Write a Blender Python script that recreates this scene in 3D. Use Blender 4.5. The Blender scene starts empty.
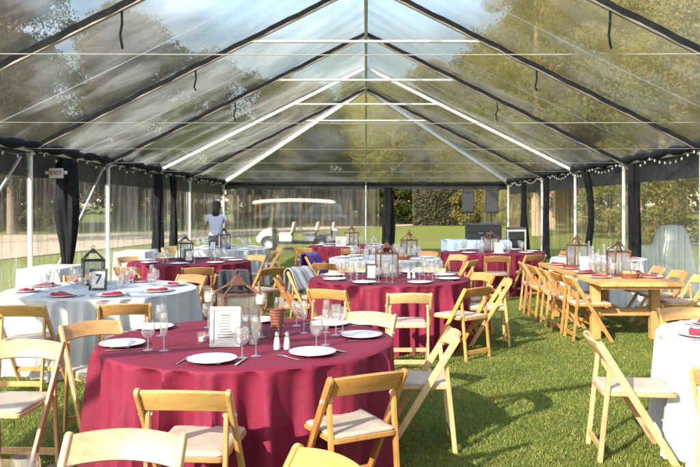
import bpy, bmesh, math, random
import numpy as np
from mathutils import Vector, Matrix
random.seed(7)
rng = np.random.default_rng(7)
R = math.radians
sc = bpy.context.scene
COL = sc.collection

# ------------------------------------------------------------------ helpers
class MB:
    """collects shapes and links them as one mesh"""
    def __init__(s):
        s.v = []; s.f = []
    def add(s, vs, fs, M=None):
        o = len(s.v)
        for p in vs:
            p = Vector(p)
            s.v.append(tuple(M @ p) if M is not None else tuple(p))
        s.f.extend([tuple(i + o for i in f) for f in fs])
        return s
    def box(s, c, size, M=None, rz=0.0):
        x, y, z = (a / 2 for a in size)
        T = Matrix.Translation(Vector(c)) @ Matrix.Rotation(rz, 4, 'Z')
        if M is not None:
            T = M @ T
        vs = [(-x,-y,-z),(x,-y,-z),(x,y,-z),(-x,y,-z),(-x,-y,z),(x,-y,z),(x,y,z),(-x,y,z)]
        return s.add(vs, [(0,3,2,1),(4,5,6,7),(0,1,5,4),(1,2,6,5),(2,3,7,6),(3,0,4,7)], T)
    def bar(s, a, b, w, h, up=(0, 0, 1)):
        """box beam from a to b, w across, h in the up direction"""
        a, b = Vector(a), Vector(b)
        d = (b - a); L = d.length; d.normalize()
        u = Vector(up); x = d.cross(u).normalized(); u = x.cross(d).normalized()
        vs = []
        for p in (a, b):
            for sx, su in ((-1,-1),(1,-1),(1,1),(-1,1)):
                vs.append(p + x * (sx * w / 2) + u * (su * h / 2))
        return s.add(vs, [(3,2,1,0),(4,5,6,7),(0,1,5,4),(1,2,6,5),(2,3,7,6),(3,0,4,7)])
    def tube(s, pts, r, n=8, cap=True):
        pts = [Vector(p) for p in pts]
        rs = r if isinstance(r, (list, tuple)) else [r] * len(pts)
        vs = []; fs = []
        prev = None
        for i, p in enumerate(pts):
            d = (pts[min(i + 1, len(pts) - 1)] - pts[max(i - 1, 0)]).normalized()
            if prev is None:
                t = Vector((0, 0, 1)) if abs(d.z) < .9 else Vector((1, 0, 0))
                x = d.cross(t).normalized()
            else:
                x = (prev - d * prev.dot(d)).normalized()
            prev = x; y = d.cross(x)
            for k in range(n):
                a = 2 * math.pi * k / n
                vs.append(p + (x * math.cos(a) + y * math.sin(a)) * rs[i])
        for i in range(len(pts) - 1):
            for k in range(n):
                k2 = (k + 1) % n
                fs.append((i*n + k, i*n + k2, (i+1)*n + k2, (i+1)*n + k))
        if cap:
            fs.append(tuple(range(n - 1, -1, -1)))
            fs.append(tuple((len(pts)-1)*n + k for k in range(n)))
        return s.add(vs, fs)
    def lathe(s, prof, n=24, c=(0, 0, 0), M=None):
        """prof: list of (r, z)"""
        vs = []; fs = []
        for r, z in prof:
            for k in range(n):
                a = 2 * math.pi * k / n
                vs.append((c[0] + r * math.cos(a), c[1] + r * math.sin(a), c[2] + z))
        for i in range(len(prof) - 1):
            for k in range(n):
                k2 = (k + 1) % n
                fs.append((i*n + k, i*n + k2, (i+1)*n + k2, (i+1)*n + k))
        if prof[0][0] > 1e-4: fs.append(tuple(range(n - 1, -1, -1)))
        if prof[-1][0] > 1e-4: fs.append(tuple((len(prof)-1)*n + k for k in range(n)))
        return s.add(vs, fs, M)
    def prism(s, poly, a0, a1, axis='X', M=None):
        """polygon extruded along an axis; poly is in the two other axes, in order"""
        n = len(poly); vs = []
        for a in (a0, a1):
            for p, q in poly:
                vs.append({'X': (a, p, q), 'Y': (p, a, q), 'Z': (p, q, a)}[axis])
        fs = [tuple(range(n - 1, -1, -1)), tuple(range(n, 2*n))]
        fs += [(i, (i+1) % n, n + (i+1) % n, n + i) for i in range(n)]
        return s.add(vs, fs, M)
    def grid(s, fn, nu, nv):
        vs = [fn(i / nu, j / nv) for j in range(nv + 1) for i in range(nu + 1)]
        fs = [(j*(nu+1)+i, j*(nu+1)+i+1, (j+1)*(nu+1)+i+1, (j+1)*(nu+1)+i) for j in range(nv) for i in range(nu)]
        return s.add(vs, fs)
    def mesh(s, name, smooth=False, bevel=0.0, segs=1, angle=None):
        me = bpy.data.meshes.new(name)
        me.from_pydata(s.v, [], s.f)
        bm = bmesh.new(); bm.from_mesh(me)
        if bevel > 0:
            bmesh.ops.recalc_face_normals(bm, faces=bm.faces)
            es = [e for e in bm.edges if len(e.link_faces) == 2 and e.calc_face_angle(0) > .5]
            bmesh.ops.bevel(bm, geom=es, offset=bevel, segments=segs, affect='EDGES', profile=.6, clamp_overlap=True)
        elif smooth:
            bmesh.ops.recalc_face_normals(bm, faces=bm.faces)
        for f in bm.faces: f.smooth = smooth
        if smooth:
            for e in bm.edges:
                if len(e.link_faces) == 2 and e.calc_face_angle(0) > (angle or .9):
                    e.smooth = False
        bm.to_mesh(me); bm.free()
        return me
    def build(s, name, mat, parent=None, smooth=False, bevel=0.0, segs=1, angle=None):
        return link(name, s.mesh(name, smooth, bevel, segs, angle), mat, parent)

def link(name, me, mat, parent=None):
    if mat is not None and not me.materials: me.materials.append(mat)
    o = bpy.data.objects.new(name, me); COL.objects.link(o)
    if parent is not None: o.parent = parent
    return o
def tag(o, label=None, cat=None, group=None, kind=None):
    if label: o['label'] = label
    if cat: o['category'] = cat
    if group: o['group'] = group
    if kind: o['kind'] = kind
    return o
def thing(name, label, cat, loc=(0, 0, 0), rz=0.0, group=None):
    o = bpy.data.objects.new(name, None); COL.objects.link(o)
    o.empty_display_size = .1
    o.location = loc; o.rotation_euler = (0, 0, rz)
    return tag(o, label, cat, group)
KIDS = {}
def copy_tree(o, parent=None):
    c = o.copy(); COL.objects.link(c)
    if parent is not None: c.parent = parent
    for ch in list(o.children): copy_tree(ch, c)
    return c
def place(proto, used, loc, rz, label, group=None):
    o = proto if not used else copy_tree(proto)
    used.append(1)
    o.location = loc; o.rotation_euler = (0, 0, rz)
    o['label'] = label
    if group: o['group'] = group
    return o
def npmesh(name, V, F, n):
    """fast mesh: V (N,3), F (M,n)"""
    me = bpy.data.meshes.new(name)
    me.vertices.add(len(V)); me.vertices.foreach_set('co', V.astype(np.float32).ravel())
    me.loops.add(F.size); me.loops.foreach_set('vertex_index', F.astype(np.int32).ravel())
    me.polygons.add(len(F))
    me.polygons.foreach_set('loop_start', np.arange(0, F.size, n, dtype=np.int32))
    me.polygons.foreach_set('loop_total', np.full(len(F), n, dtype=np.int32))
    me.update(calc_edges=True)
    return me

# ------------------------------------------------------------------ materials
MATS = {}
def newmat(name):
    m = bpy.data.materials.new(name); m.use_nodes = True
    nt = m.node_tree; nt.nodes.clear()
    out = nt.nodes.new('ShaderNodeOutputMaterial')
    return m, nt, out
def N(nt, t, **kw):
    n = nt.nodes.new(t)
    for k, v in kw.items():
        if k in n.inputs.keys(): n.inputs[k].default_value = v
        else: setattr(n, k, v)
    return n
def L(nt, a, b): nt.links.new(a, b)
def rgba(c): return (c[0], c[1], c[2], 1)
def ramp(nt, fac, stops):
    r = N(nt, 'ShaderNodeValToRGB')
    el = r.color_ramp.elements
    while len(el) < len(stops): el.new(.5)
    for e, (p, c) in zip(el, stops):
        e.position = p; e.color = rgba(c)
    L(nt, fac, r.inputs['Fac']); return r
def plain(name, col, rough=.5, metal=0.0, var=.12, scale=12.0, bump=0.0, sheen=0.0, coat=0.0, stretch=None, spec=.5):
    m, nt, out = newmat(name)
    b = N(nt, 'ShaderNodeBsdfPrincipled', Roughness=rough, Metallic=metal)
    b.inputs['Sheen Weight'].default_value = sheen
    b.inputs['Coat Weight'].default_value = coat
    b.inputs['Specular IOR Level'].default_value = spec
    tc = N(nt, 'ShaderNodeTexCoord'); mp = N(nt, 'ShaderNodeMapping')
    if stretch: mp.inputs['Scale'].default_value = stretch
    L(nt, tc.outputs['Object'], mp.inputs['Vector'])
    no = N(nt, 'ShaderNodeTexNoise', Scale=scale, Detail=5.0)
    L(nt, mp.outputs['Vector'], no.inputs['Vector'])
    lo = tuple(c * (1 - var) for c in col); hi = tuple(min(1, c * (1 + var)) for c in col)
    r = ramp(nt, no.outputs['Fac'], [(.3, lo), (.7, hi)])
    L(nt, r.outputs['Color'], b.inputs['Base Color'])
    if bump:
        bp = N(nt, 'ShaderNodeBump', Strength=bump, Distance=.01)
        L(nt, no.outputs['Fac'], bp.inputs['Height']); L(nt, bp.outputs['Normal'], b.inputs['Normal'])
    L(nt, b.outputs['BSDF'], out.inputs['Surface'])
    MATS[name] = m; return m
def wood(name, col, dark, stretch=(14, 14, 1.6), rough=.38):
    m, nt, out = newmat(name)
    b = N(nt, 'ShaderNodeBsdfPrincipled', Roughness=rough)
    b.inputs['Coat Weight'].default_value = .25; b.inputs['Coat Roughness'].default_value = .25
    tc = N(nt, 'ShaderNodeTexCoord'); mp = N(nt, 'ShaderNodeMapping'); oi = N(nt, 'ShaderNodeObjectInfo')
    mp.inputs['Scale'].default_value = stretch
    L(nt, tc.outputs['Object'], mp.inputs['Vector'])
    cb = N(nt, 'ShaderNodeVectorMath', operation='ADD'); sc_ = N(nt, 'ShaderNodeMath', operation='MULTIPLY'); sc_.inputs[1].default_value = 37
    L(nt, oi.outputs['Random'], sc_.inputs[0]); L(nt, mp.outputs['Vector'], cb.inputs[0]); L(nt, sc_.outputs[0], cb.inputs[1])
    no = N(nt, 'ShaderNodeTexNoise', Scale=2.2, Detail=7.0, Roughness=.62, Distortion=.6)
    L(nt, cb.outputs['Vector'], no.inputs['Vector'])
    r = ramp(nt, no.outputs['Fac'], [(.28, dark), (.5, col), (.75, tuple(min(1, c * 1.12) for c in col))])
    hs = N(nt, 'ShaderNodeHueSaturation')
    mr = N(nt, 'ShaderNodeMapRange'); mr.inputs['To Min'].default_value = .78; mr.inputs['To Max'].default_value = 1.15
    mh = N(nt, 'ShaderNodeMapRange'); mh.inputs['To Min'].default_value = .488; mh.inputs['To Max'].default_value = .508
    L(nt, oi.outputs['Random'], mr.inputs['Value']); L(nt, mr.outputs[0], hs.inputs['Value'])
    L(nt, oi.outputs['Random'], mh.inputs['Value']); L(nt, mh.outputs[0], hs.inputs['Hue'])
    sf = N(nt, 'ShaderNodeTexNoise', Scale=16.0, Detail=6.0, Roughness=.7); L(nt, tc.outputs['Object'], sf.inputs['Vector'])
    sr = ramp(nt, sf.outputs['Fac'], [(.30, (.62, .55, .48)), (.42, (1, 1, 1)), (.70, (1, 1, 1)), (.80, (1.15, 1.12, 1.05))])
    sm = N(nt, 'ShaderNodeMix', data_type='RGBA', blend_type='MULTIPLY'); sm.inputs[0].default_value = .8
    L(nt, r.outputs['Color'], sm.inputs[6]); L(nt, sr.outputs['Color'], sm.inputs[7])
    L(nt, sm.outputs[2], hs.inputs['Color']); L(nt, hs.outputs['Color'], b.inputs['Base Color'])
    bp = N(nt, 'ShaderNodeBump', Strength=.12, Distance=.004); L(nt, no.outputs['Fac'], bp.inputs['Height']); L(nt, bp.outputs['Normal'], b.inputs['Normal'])
    L(nt, b.outputs['BSDF'], out.inputs['Surface'])
    MATS[name] = m; return m
def leafmat(name, stops, rough=.65, trans=.5, soft=0.0):
    m, nt, out = newmat(name)
    g = N(nt, 'ShaderNodeNewGeometry'); oi = N(nt, 'ShaderNodeObjectInfo')
    r = ramp(nt, g.outputs['Random Per Island'], stops)
    hs = N(nt, 'ShaderNodeHueSaturation'); mr = N(nt, 'ShaderNodeMapRange')
    mr.inputs['To Min'].default_value = .8; mr.inputs['To Max'].default_value = 1.2
    L(nt, oi.outputs['Random'], mr.inputs['Value']); L(nt, mr.outputs[0], hs.inputs['Value'])
    mh = N(nt, 'ShaderNodeMapRange'); mh.inputs['To Min'].default_value = .475; mh.inputs['To Max'].default_value = .51
    L(nt, oi.outputs['Random'], mh.inputs['Value']); L(nt, mh.outputs[0], hs.inputs['Hue'])
    L(nt, r.outputs['Color'], hs.inputs['Color'])
    d = N(nt, 'ShaderNodeBsdfPrincipled', Roughness=rough); t = N(nt, 'ShaderNodeBsdfTranslucent')
    L(nt, hs.outputs['Color'], d.inputs['Base Color']); L(nt, hs.outputs['Color'], t.inputs['Color'])
    if soft:
        tc = N(nt, 'ShaderNodeTexCoord'); sb = N(nt, 'ShaderNodeVectorMath', operation='SUBTRACT'); sb.inputs[1].default_value = (0, 0, soft)
        L(nt, tc.outputs['Object'], sb.inputs[0]); nm = N(nt, 'ShaderNodeVectorMath', operation='NORMALIZE'); L(nt, sb.outputs[0], nm.inputs[0])
        vt = N(nt, 'ShaderNodeVectorTransform', vector_type='NORMAL', convert_from='OBJECT', convert_to='WORLD'); L(nt, nm.outputs[0], vt.inputs[0])
        sc2 = N(nt, 'ShaderNodeVectorMath', operation='SCALE'); sc2.inputs['Scale'].default_value = .9; L(nt, vt.outputs[0], sc2.inputs[0])
        ad = N(nt, 'ShaderNodeVectorMath', operation='ADD'); L(nt, sc2.outputs[0], ad.inputs[0]); L(nt, g.outputs['Normal'], ad.inputs[1])
        n2 = N(nt, 'ShaderNodeVectorMath', operation='NORMALIZE'); L(nt, ad.outputs[0], n2.inputs[0]); L(nt, n2.outputs[0], d.inputs['Normal'])
    mx = N(nt, 'ShaderNodeMixShader'); mx.inputs[0].default_value = trans
    L(nt, d.outputs[0], mx.inputs[1]); L(nt, t.outputs[0], mx.inputs[2]); L(nt, mx.outputs[0], out.inputs['Surface'])
    MATS[name] = m; return m
def vinyl(name, scale, haze0, haze1, tint=(.95, .96, .955), bump=.35, gloss_r=.12, rot=0, blur=0.0, f0=.14, f1=.42, det=6.0):
    """clear PVC sheet: see-through, wrinkled gloss and milky scatter, its streaks also standing in for highlights"""
    m, nt, out = newmat(name)
    tc = N(nt, 'ShaderNodeTexCoord'); mp = N(nt, 'ShaderNodeMapping')
    mp.inputs['Scale'].default_value = scale; mp.inputs['Rotation'].default_value = (0, 0, rot)
    L(nt, tc.outputs['Object'], mp.inputs['Vector'])
    no = N(nt, 'ShaderNodeTexNoise', Scale=1.0, Detail=det, Roughness=.6, Distortion=.8)
    L(nt, mp.outputs['Vector'], no.inputs['Vector'])
    n2 = N(nt, 'ShaderNodeTexNoise', Scale=.45, Detail=3.0, Roughness=.5)
    L(nt, tc.outputs['Object'], n2.inputs['Vector'])
    mu = N(nt, 'ShaderNodeMath', operation='MULTIPLY'); L(nt, no.outputs['Fac'], mu.inputs[0]); L(nt, n2.outputs['Fac'], mu.inputs[1])
    hz = N(nt, 'ShaderNodeMapRange'); hz.inputs['From Min'].default_value = f0; hz.inputs['From Max'].default_value = f1
    hz.inputs['To Min'].default_value = haze0; hz.inputs['To Max'].default_value = haze1  # milky haze, with streak highlights put into its noise pattern
    L(nt, mu.outputs[0], hz.inputs['Value'])
    tr = N(nt, 'ShaderNodeBsdfTransparent'); tr.inputs[0].default_value = rgba(tint)
    df = N(nt, 'ShaderNodeBsdfDiffuse'); df.inputs[0].default_value = (.92, .92, .91, 1)
    tl = N(nt, 'ShaderNodeBsdfTranslucent'); tl.inputs[0].default_value = (.92, .92, .91, 1)
    m1 = N(nt, 'ShaderNodeMixShader'); m1.inputs[0].default_value = .6; L(nt, df.outputs[0], m1.inputs[1]); L(nt, tl.outputs[0], m1.inputs[2])
    m2 = N(nt, 'ShaderNodeMixShader'); L(nt, hz.outputs[0], m2.inputs[0])
    if blur:
        rf = N(nt, 'ShaderNodeBsdfRefraction', Roughness=.5, IOR=1.035); rf.inputs[0].default_value = rgba(tint)
        m0 = N(nt, 'ShaderNodeMixShader'); m0.inputs[0].default_value = blur; L(nt, tr.outputs[0], m0.inputs[1]); L(nt, rf.outputs[0], m0.inputs[2])
        L(nt, m0.outputs[0], m2.inputs[1])
    else: L(nt, tr.outputs[0], m2.inputs[1])
    L(nt, m1.outputs[0], m2.inputs[2])
    bp = N(nt, 'ShaderNodeBump', Strength=bump, Distance=.03); L(nt, no.outputs['Fac'], bp.inputs['Height'])
    gl = N(nt, 'ShaderNodeBsdfGlossy', Roughness=gloss_r); gl.inputs[0].default_value = (.95, .95, .95, 1); L(nt, bp.outputs['Normal'], gl.inputs['Normal'])
    lw = N(nt, 'ShaderNodeLayerWeight', Blend=.5); L(nt, bp.outputs['Normal'], lw.inputs['Normal'])
    pw = N(nt, 'ShaderNodeMath', operation='POWER'); pw.inputs[1].default_value = 5; L(nt, lw.outputs['Facing'], pw.inputs[0])
    fr = N(nt, 'ShaderNodeMath', operation='MULTIPLY_ADD'); fr.inputs[1].default_value = .5; fr.inputs[2].default_value = .05; L(nt, pw.outputs[0], fr.inputs[0])
    m3 = N(nt, 'ShaderNodeMixShader'); L(nt, fr.outputs[0], m3.inputs[0]); L(nt, m2.outputs[0], m3.inputs[1]); L(nt, gl.outputs[0], m3.inputs[2])
    L(nt, m3.outputs[0], out.inputs['Surface'])
    MATS[name] = m; return m
def clearglass(name, tint=(.95, .96, .96), add=.09):
    m, nt, out = newmat(name)
    tr = N(nt, 'ShaderNodeBsdfTransparent'); tr.inputs[0].default_value = rgba(tint)
    gl = N(nt, 'ShaderNodeBsdfGlossy', Roughness=.04)
    df = N(nt, 'ShaderNodeBsdfDiffuse'); df.inputs[0].default_value = (.85, .85, .85, 1)  # white diffuse put in for the sparkle and glare on glass
    lw = N(nt, 'ShaderNodeLayerWeight', Blend=.35)
    mr = N(nt, 'ShaderNodeMapRange'); mr.inputs['To Min'].default_value = .10; mr.inputs['To Max'].default_value = .85
    L(nt, lw.outputs['Facing'], mr.inputs['Value'])
    m0 = N(nt, 'ShaderNodeMixShader'); m0.inputs[0].default_value = add; L(nt, tr.outputs[0], m0.inputs[1]); L(nt, df.outputs[0], m0.inputs[2])
    mx = N(nt, 'ShaderNodeMixShader'); L(nt, mr.outputs[0], mx.inputs[0]); L(nt, m0.outputs[0], mx.inputs[1]); L(nt, gl.outputs[0], mx.inputs[2])
    L(nt, mx.outputs[0], out.inputs['Surface'])
    MATS[name] = m; return m
def clothmat(name, col, rough=.75, sheen=.15, weave=900, spec=.3):
    m, nt, out = newmat(name)
    b = N(nt, 'ShaderNodeBsdfPrincipled', Roughness=rough)
    b.inputs['Specular IOR Level'].default_value = spec
    b.inputs['Sheen Weight'].default_value = sheen; b.inputs['Sheen Roughness'].default_value = .4
    tc = N(nt, 'ShaderNodeTexCoord')
    n1 = N(nt, 'ShaderNodeTexNoise', Scale=2.5, Detail=6.0); n2 = N(nt, 'ShaderNodeTexNoise', Scale=weave * .25, Detail=2.0)
    n3 = N(nt, 'ShaderNodeTexNoise', Scale=6.0, Detail=6.0, Roughness=.6, Distortion=2.2)
    for n in (n1, n2, n3): L(nt, tc.outputs['Object'], n.inputs['Vector'])
    r = ramp(nt, n1.outputs['Fac'], [(.3, tuple(c * .88 for c in col)), (.7, tuple(min(1, c * 1.08) for c in col))])
    L(nt, r.outputs['Color'], b.inputs['Base Color'])
    ad = N(nt, 'ShaderNodeMath', operation='MULTIPLY_ADD'); ad.inputs[1].default_value = .08
    L(nt, n2.outputs['Fac'], ad.inputs[0]); L(nt, n3.outputs['Fac'], ad.inputs[2])
    bp = N(nt, 'ShaderNodeBump', Strength=.28, Distance=.014); L(nt, ad.outputs[0], bp.inputs['Height']); L(nt, bp.outputs['Normal'], b.inputs['Normal'])
    L(nt, b.outputs['BSDF'], out.inputs['Surface'])
    MATS[name] = m; return m

WOOD = wood('honey_wood', (.60, .335, .115), (.40, .19, .055))
TRESTLE = wood('trestle_wood', (.58, .32, .11), (.42, .20, .06), stretch=(9, 1.2, 9))
CUSHION = plain('ivory_vinyl_pad', (.52, .43, .33), rough=.5, var=.12, scale=9, bump=.35)
BURG = clothmat('burgundy_polyester', (.195, .0145, .039), rough=.65, sheen=0, spec=.25)
WHITE = clothmat('white_linen', (.58, .58, .59))
NAPR = clothmat('burgundy_napkin', (.34, .012, .04))
CHINA = plain('white_china', (.82, .81, .79), rough=.12, var=.02)
NAPW = clothmat('white_napkin', (.8, .79, .77), sheen=.1)
STEEL = plain('cutlery_steel', (.62, .62, .64), rough=.18, metal=1.0, var=.05)
ALU = plain('aluminium_frame', (.62, .62, .62), rough=.42, metal=.55, var=.15, scale=6, stretch=(1, 1, .3))
DULLALU = plain('dull_aluminium', (.30, .265, .22), rough=.55, metal=.3, var=.25, scale=6, stretch=(1, 1, .3))  # aluminium darkened to tan-grey for the sleeved rafters
WHITEALU = plain('white_painted_aluminium', (.74, .73, .70), rough=.4, var=.08)
BLACKF = plain('black_tent_fabric', (.010, .011, .013), rough=.85, var=.4, scale=9, bump=.5, spec=.2)
BLACKP = plain('black_plastic', (.02, .02, .022), rough=.4, var=.2)
GREYP = plain('dark_grille', (.05, .052, .058), rough=.6, var=.3, scale=60)
GLASS = clearglass('thin_glass')
RUST = plain('rusted_copper', (.17, .075, .048), rough=.55, metal=.5, var=.35, scale=25)
DARKIRON = plain('dark_iron', (.045, .035, .03), rough=.5, metal=.5, var=.3, scale=30)
WAX = plain('ivory_wax', (.80, .74, .60), rough=.45, var=.05)
WHITEWASH = plain('whitewashed_wood', (.66, .60, .52), rough=.7, var=.28, scale=16, stretch=(1, 1, 4), bump=.2)
PAPER = plain('white_card', (.66, .65, .62), rough=.8, var=.03)
INK = plain('grey_ink', (.05, .05, .055), rough=.8, var=.1)
BLACKPAINT = plain('black_paint', (.015, .014, .014), rough=.45, var=.2)
WICKER = plain('woven_copper', (.24, .07, .05), rough=.7, var=.5, scale=40, stretch=(1, 1, .4), bump=.8)
REDP = plain('red_letter_paint', (.50, .03, .03), rough=.5, var=.1)
SIGNW = plain('sign_white', (.60, .57, .53), rough=.45, var=.05)
BULB = plain('white_bulb', (.55, .54, .50), rough=.15, var=.02)
CABLE = plain('pale_cable', (.30, .29, .27), rough=.5, var=.08)
PURPLE = clothmat('purple_wool', (.075, .03, .24))
GREYJ = clothmat('grey_tweed', (.34, .345, .35)); DARKJ = clothmat('charcoal_cloth', (.05, .052, .06))
BLUEC = clothmat('pale_blue_cloth', (.42, .56, .70))
LILAC = clothmat('lavender_cotton', (.50, .52, .68)); SHORTS = clothmat('dark_denim', (.02, .02, .028))
SKIN = plain('skin', (.42, .24, .17), rough=.5, var=.06); HAIR = plain('dark_hair', (.012, .009, .008), rough=.85, var=.4, scale=60, stretch=(1, 1, .1))
CARTW = plain('cart_white', (.58, .58, .57), rough=.25, var=.04, coat=.4); ROOFC = plain('cart_canopy', (.50, .45, .35), rough=.5, var=.05)
RUBBER = plain('tyre_rubber', (.02, .02, .02), rough=.85, var=.2); RIM = plain('wheel_rim', (.6, .6, .6), rough=.35, metal=.4, var=.1)
SEATB = plain('cart_seat_vinyl', (.40, .36, .30), rough=.5, var=.1)
CARD_ = plain('dark_car_paint', (.02, .025, .04), rough=.22, coat=.8, var=.05); CARS_ = plain('silver_car_paint', (.07, .08, .10), rough=.45, metal=.4, coat=.6, var=.05)
CARG = plain('car_window', (.02, .025, .03), rough=.06, var=.05)
COVER = None
BARK = plain('bark', (.17, .125, .09), rough=.9, var=.45, scale=7, stretch=(3, 3, .6), bump=.8)
TANB = plain('tan_bark', (.34, .235, .15), rough=.9, var=.35, scale=6, stretch=(3, 3, .5), bump=.8)
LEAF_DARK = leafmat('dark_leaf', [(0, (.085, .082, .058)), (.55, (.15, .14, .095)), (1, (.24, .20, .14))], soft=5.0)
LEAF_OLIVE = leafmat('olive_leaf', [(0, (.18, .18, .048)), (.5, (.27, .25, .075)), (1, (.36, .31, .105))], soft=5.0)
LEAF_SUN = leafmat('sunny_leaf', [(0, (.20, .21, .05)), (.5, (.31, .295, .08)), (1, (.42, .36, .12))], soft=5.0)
LEAF_GREY = leafmat('grey_green_leaf', [(0, (.09, .105, .055)), (.5, (.17, .18, .10)), (1, (.28, .26, .17))], soft=5.0)
LEAF_BRIGHT = leafmat('bright_leaf', [(0, (.05, .09, .012)), (.5, (.10, .17, .025)), (1, (.2, .24, .05))], soft=5.0)

# ------------------------------------------------------------------ camera, light, world
cam = bpy.data.cameras.new('camera'); co = bpy.data.objects.new('camera', cam); COL.objects.link(co)
co.location = (0, 0, 1.6); co.rotation_euler = (R(90), 0, 0)
cam.sensor_width = 36; cam.lens = 741 / 700 * 36
cam.shift_x = -16 / 700; cam.shift_y = -25.5 / 700
cam.clip_start = .1; cam.clip_end = 2000
cam.dof.use_dof = True; cam.dof.focus_distance = 5.2; cam.dof.aperture_fstop = 5.0
sc.camera = co
SUN_EL, AZX, AZY = R(27), -.61, -.79
sl = bpy.data.lights.new('sun', 'SUN'); sl.energy = 5.0; sl.angle = R(.55); sl.color = (1, .93, .80)
so = bpy.data.objects.new('sun', sl); COL.objects.link(so)
dirv = Vector((-AZX * math.cos(SUN_EL), -AZY * math.cos(SUN_EL), -math.sin(SUN_EL)))
so.rotation_euler = dirv.to_track_quat('-Z', 'Y').to_euler(); so.location = (-20, -25, 20)
w = bpy.data.worlds.new('World'); sc.world = w; w.use_nodes = True
nt = w.node_tree; nt.nodes.clear()
wo = N(nt, 'ShaderNodeOutputWorld'); bg = N(nt, 'ShaderNodeBackground', Strength=.115)
sky = N(nt, 'ShaderNodeTexSky', sky_type='NISHITA'); sky.sun_disc = False
sky.sun_elevation = SUN_EL; sky.sun_rotation = math.atan2(AZX, AZY); sky.air_density = 1.2; sky.dust_density = .6
tc = N(nt, 'ShaderNodeTexCoord'); mp = N(nt, 'ShaderNodeMapping'); mp.inputs['Scale'].default_value = (1, 1, 2.2); mp.inputs['Location'].default_value = (.35, .1, .2)
L(nt, tc.outputs['Generated'], mp.inputs['Vector'])
cn = N(nt, 'ShaderNodeTexNoise', Scale=2.6, Detail=8.0, Roughness=.55, Distortion=.3); L(nt, mp.outputs['Vector'], cn.inputs['Vector'])
cr = ramp(nt, cn.outputs['Fac'], [(.50, (0, 0, 0)), (.64, (1, 1, 1))])
mx = N(nt, 'ShaderNodeMix', data_type='RGBA'); L(nt, cr.outputs['Color'], mx.inputs['Factor'])
L(nt, sky.outputs['Color'], mx.inputs[6]); mx.inputs[7].default_value = (5.2, 5.5, 6.2, 1)
L(nt, mx.outputs[2], bg.inputs['Color']); L(nt, bg.outputs[0], wo.inputs['Surface'])
sc.view_settings.view_transform = 'Standard'; sc.view_settings.look = 'None'
sc.view_settings.gamma = 1; sc.view_settings.use_curve_mapping = False; sc.view_settings.exposure = 1.56
sc.cycles.transparent_max_bounces = 24; sc.cycles.max_bounces = 8; sc.cycles.diffuse_bounces = 3
sc.cycles.glossy_bounces = 3; sc.cycles.transmission_bounces = 4; sc.cycles.use_denoising = True
sc.cycles.caustics_reflective = False; sc.cycles.caustics_refractive = True; sc.cycles.sample_clamp_indirect = 4

# ------------------------------------------------------------------ ground
def ground_z(x, y):
    return max(0.0, y - 26) * .0045 + max(0.0, abs(x) - 14) * .004
def ground_material():
    m, nt, out = newmat('lawn_turf')
    b = N(nt, 'ShaderNodeBsdfPrincipled', Roughness=.9); b.inputs['Specular IOR Level'].default_value = .2
    tc = N(nt, 'ShaderNodeTexCoord')
    n1 = N(nt, 'ShaderNodeTexNoise', Scale=.35, Detail=6.0); n2 = N(nt, 'ShaderNodeTexNoise', Scale=18.0, Detail=8.0, Roughness=.7)
    n3 = N(nt, 'ShaderNodeTexNoise', Scale=160.0, Detail=3.0)
    for n in (n1, n2, n3): L(nt, tc.outputs['Object'], n.inputs['Vector'])
    r1 = ramp(nt, n1.outputs['Fac'], [(.3, (.17, .195, .05)), (.7, (.23, .24, .07))])
    r2 = ramp(nt, n2.outputs['Fac'], [(.25, (.55, .6, .5)), (.7, (1.1, 1.1, 1.0))])
    r3 = ramp(nt, n3.outputs['Fac'], [(.3, (.45, .5, .4)), (.65, (1.15, 1.15, 1.0))])
    m1 = N(nt, 'ShaderNodeMix', data_type='RGBA', blend_type='MULTIPLY'); m1.inputs[0].default_value = 1
    m2 = N(nt, 'ShaderNodeMix', data_type='RGBA', blend_type='MULTIPLY'); m2.inputs[0].default_value = 1
    L(nt, r1.outputs[0], m1.inputs[6]); L(nt, r2.outputs[0], m1.inputs[7]); L(nt, m1.outputs[2], m2.inputs[6]); L(nt, r3.outputs[0], m2.inputs[7])
    L(nt, m2.outputs[2], b.inputs['Base Color'])
    bp = N(nt, 'ShaderNodeBump', Strength=.7, Distance=.04); L(nt, n2.outputs['Fac'], bp.inputs['Height']); L(nt, bp.outputs['Normal'], b.inputs['Normal'])
    L(nt, b.outputs[0], out.inputs['Surface']); return m
xs = np.concatenate([np.linspace(-400, -60, 8), np.linspace(-50, 50, 41), np.linspace(60, 400, 8)])
ys = np.concatenate([np.linspace(-200, -20, 6), np.linspace(-15, 100, 47), np.linspace(120, 600, 8)])
gb = MB(); nx = len(xs)
gb.v = [(float(x), float(y), ground_z(x, y)) for y in ys for x in xs]
gb.f = [(j*nx+i, j*nx+i+1, (j+1)*nx+i+1, (j+1)*nx+i) for j in range(len(ys)-1) for i in range(nx-1)]
g = gb.build('lawn', ground_material(), smooth=True); tag(g, 'short green lawn under and around the tent', kind='structure')
# beige gravel path outside the left wall
PATHM = plain('pale_gravel', (.40, .315, .225), rough=.95, var=.3, scale=3.5, bump=.5)
pb = MB()
pl = [(-60, 6, 30), (-30, 8, 37), (-18, 12, 41), (-11.5, 21, 45), (-9, 33, 48), (-5, 46, 55), (-1, 54, 60), (4, 60, 64)]
pv = []
for (x, y0, y1) in pl:
    for t in (0, .5, 1):
        y = y0 + (y1 - y0) * t; pv.append((x, y, ground_z(x, y) + .03))
pb.add(pv, [(i*3+k, (i+1)*3+k, (i+1)*3+k+1, i*3+k+1) for i in range(len(pl)-1) for k in range(2)])
tag(pb.build('path', PATHM), 'pale beige gravel path beyond the left tent wall', kind='structure')

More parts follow.
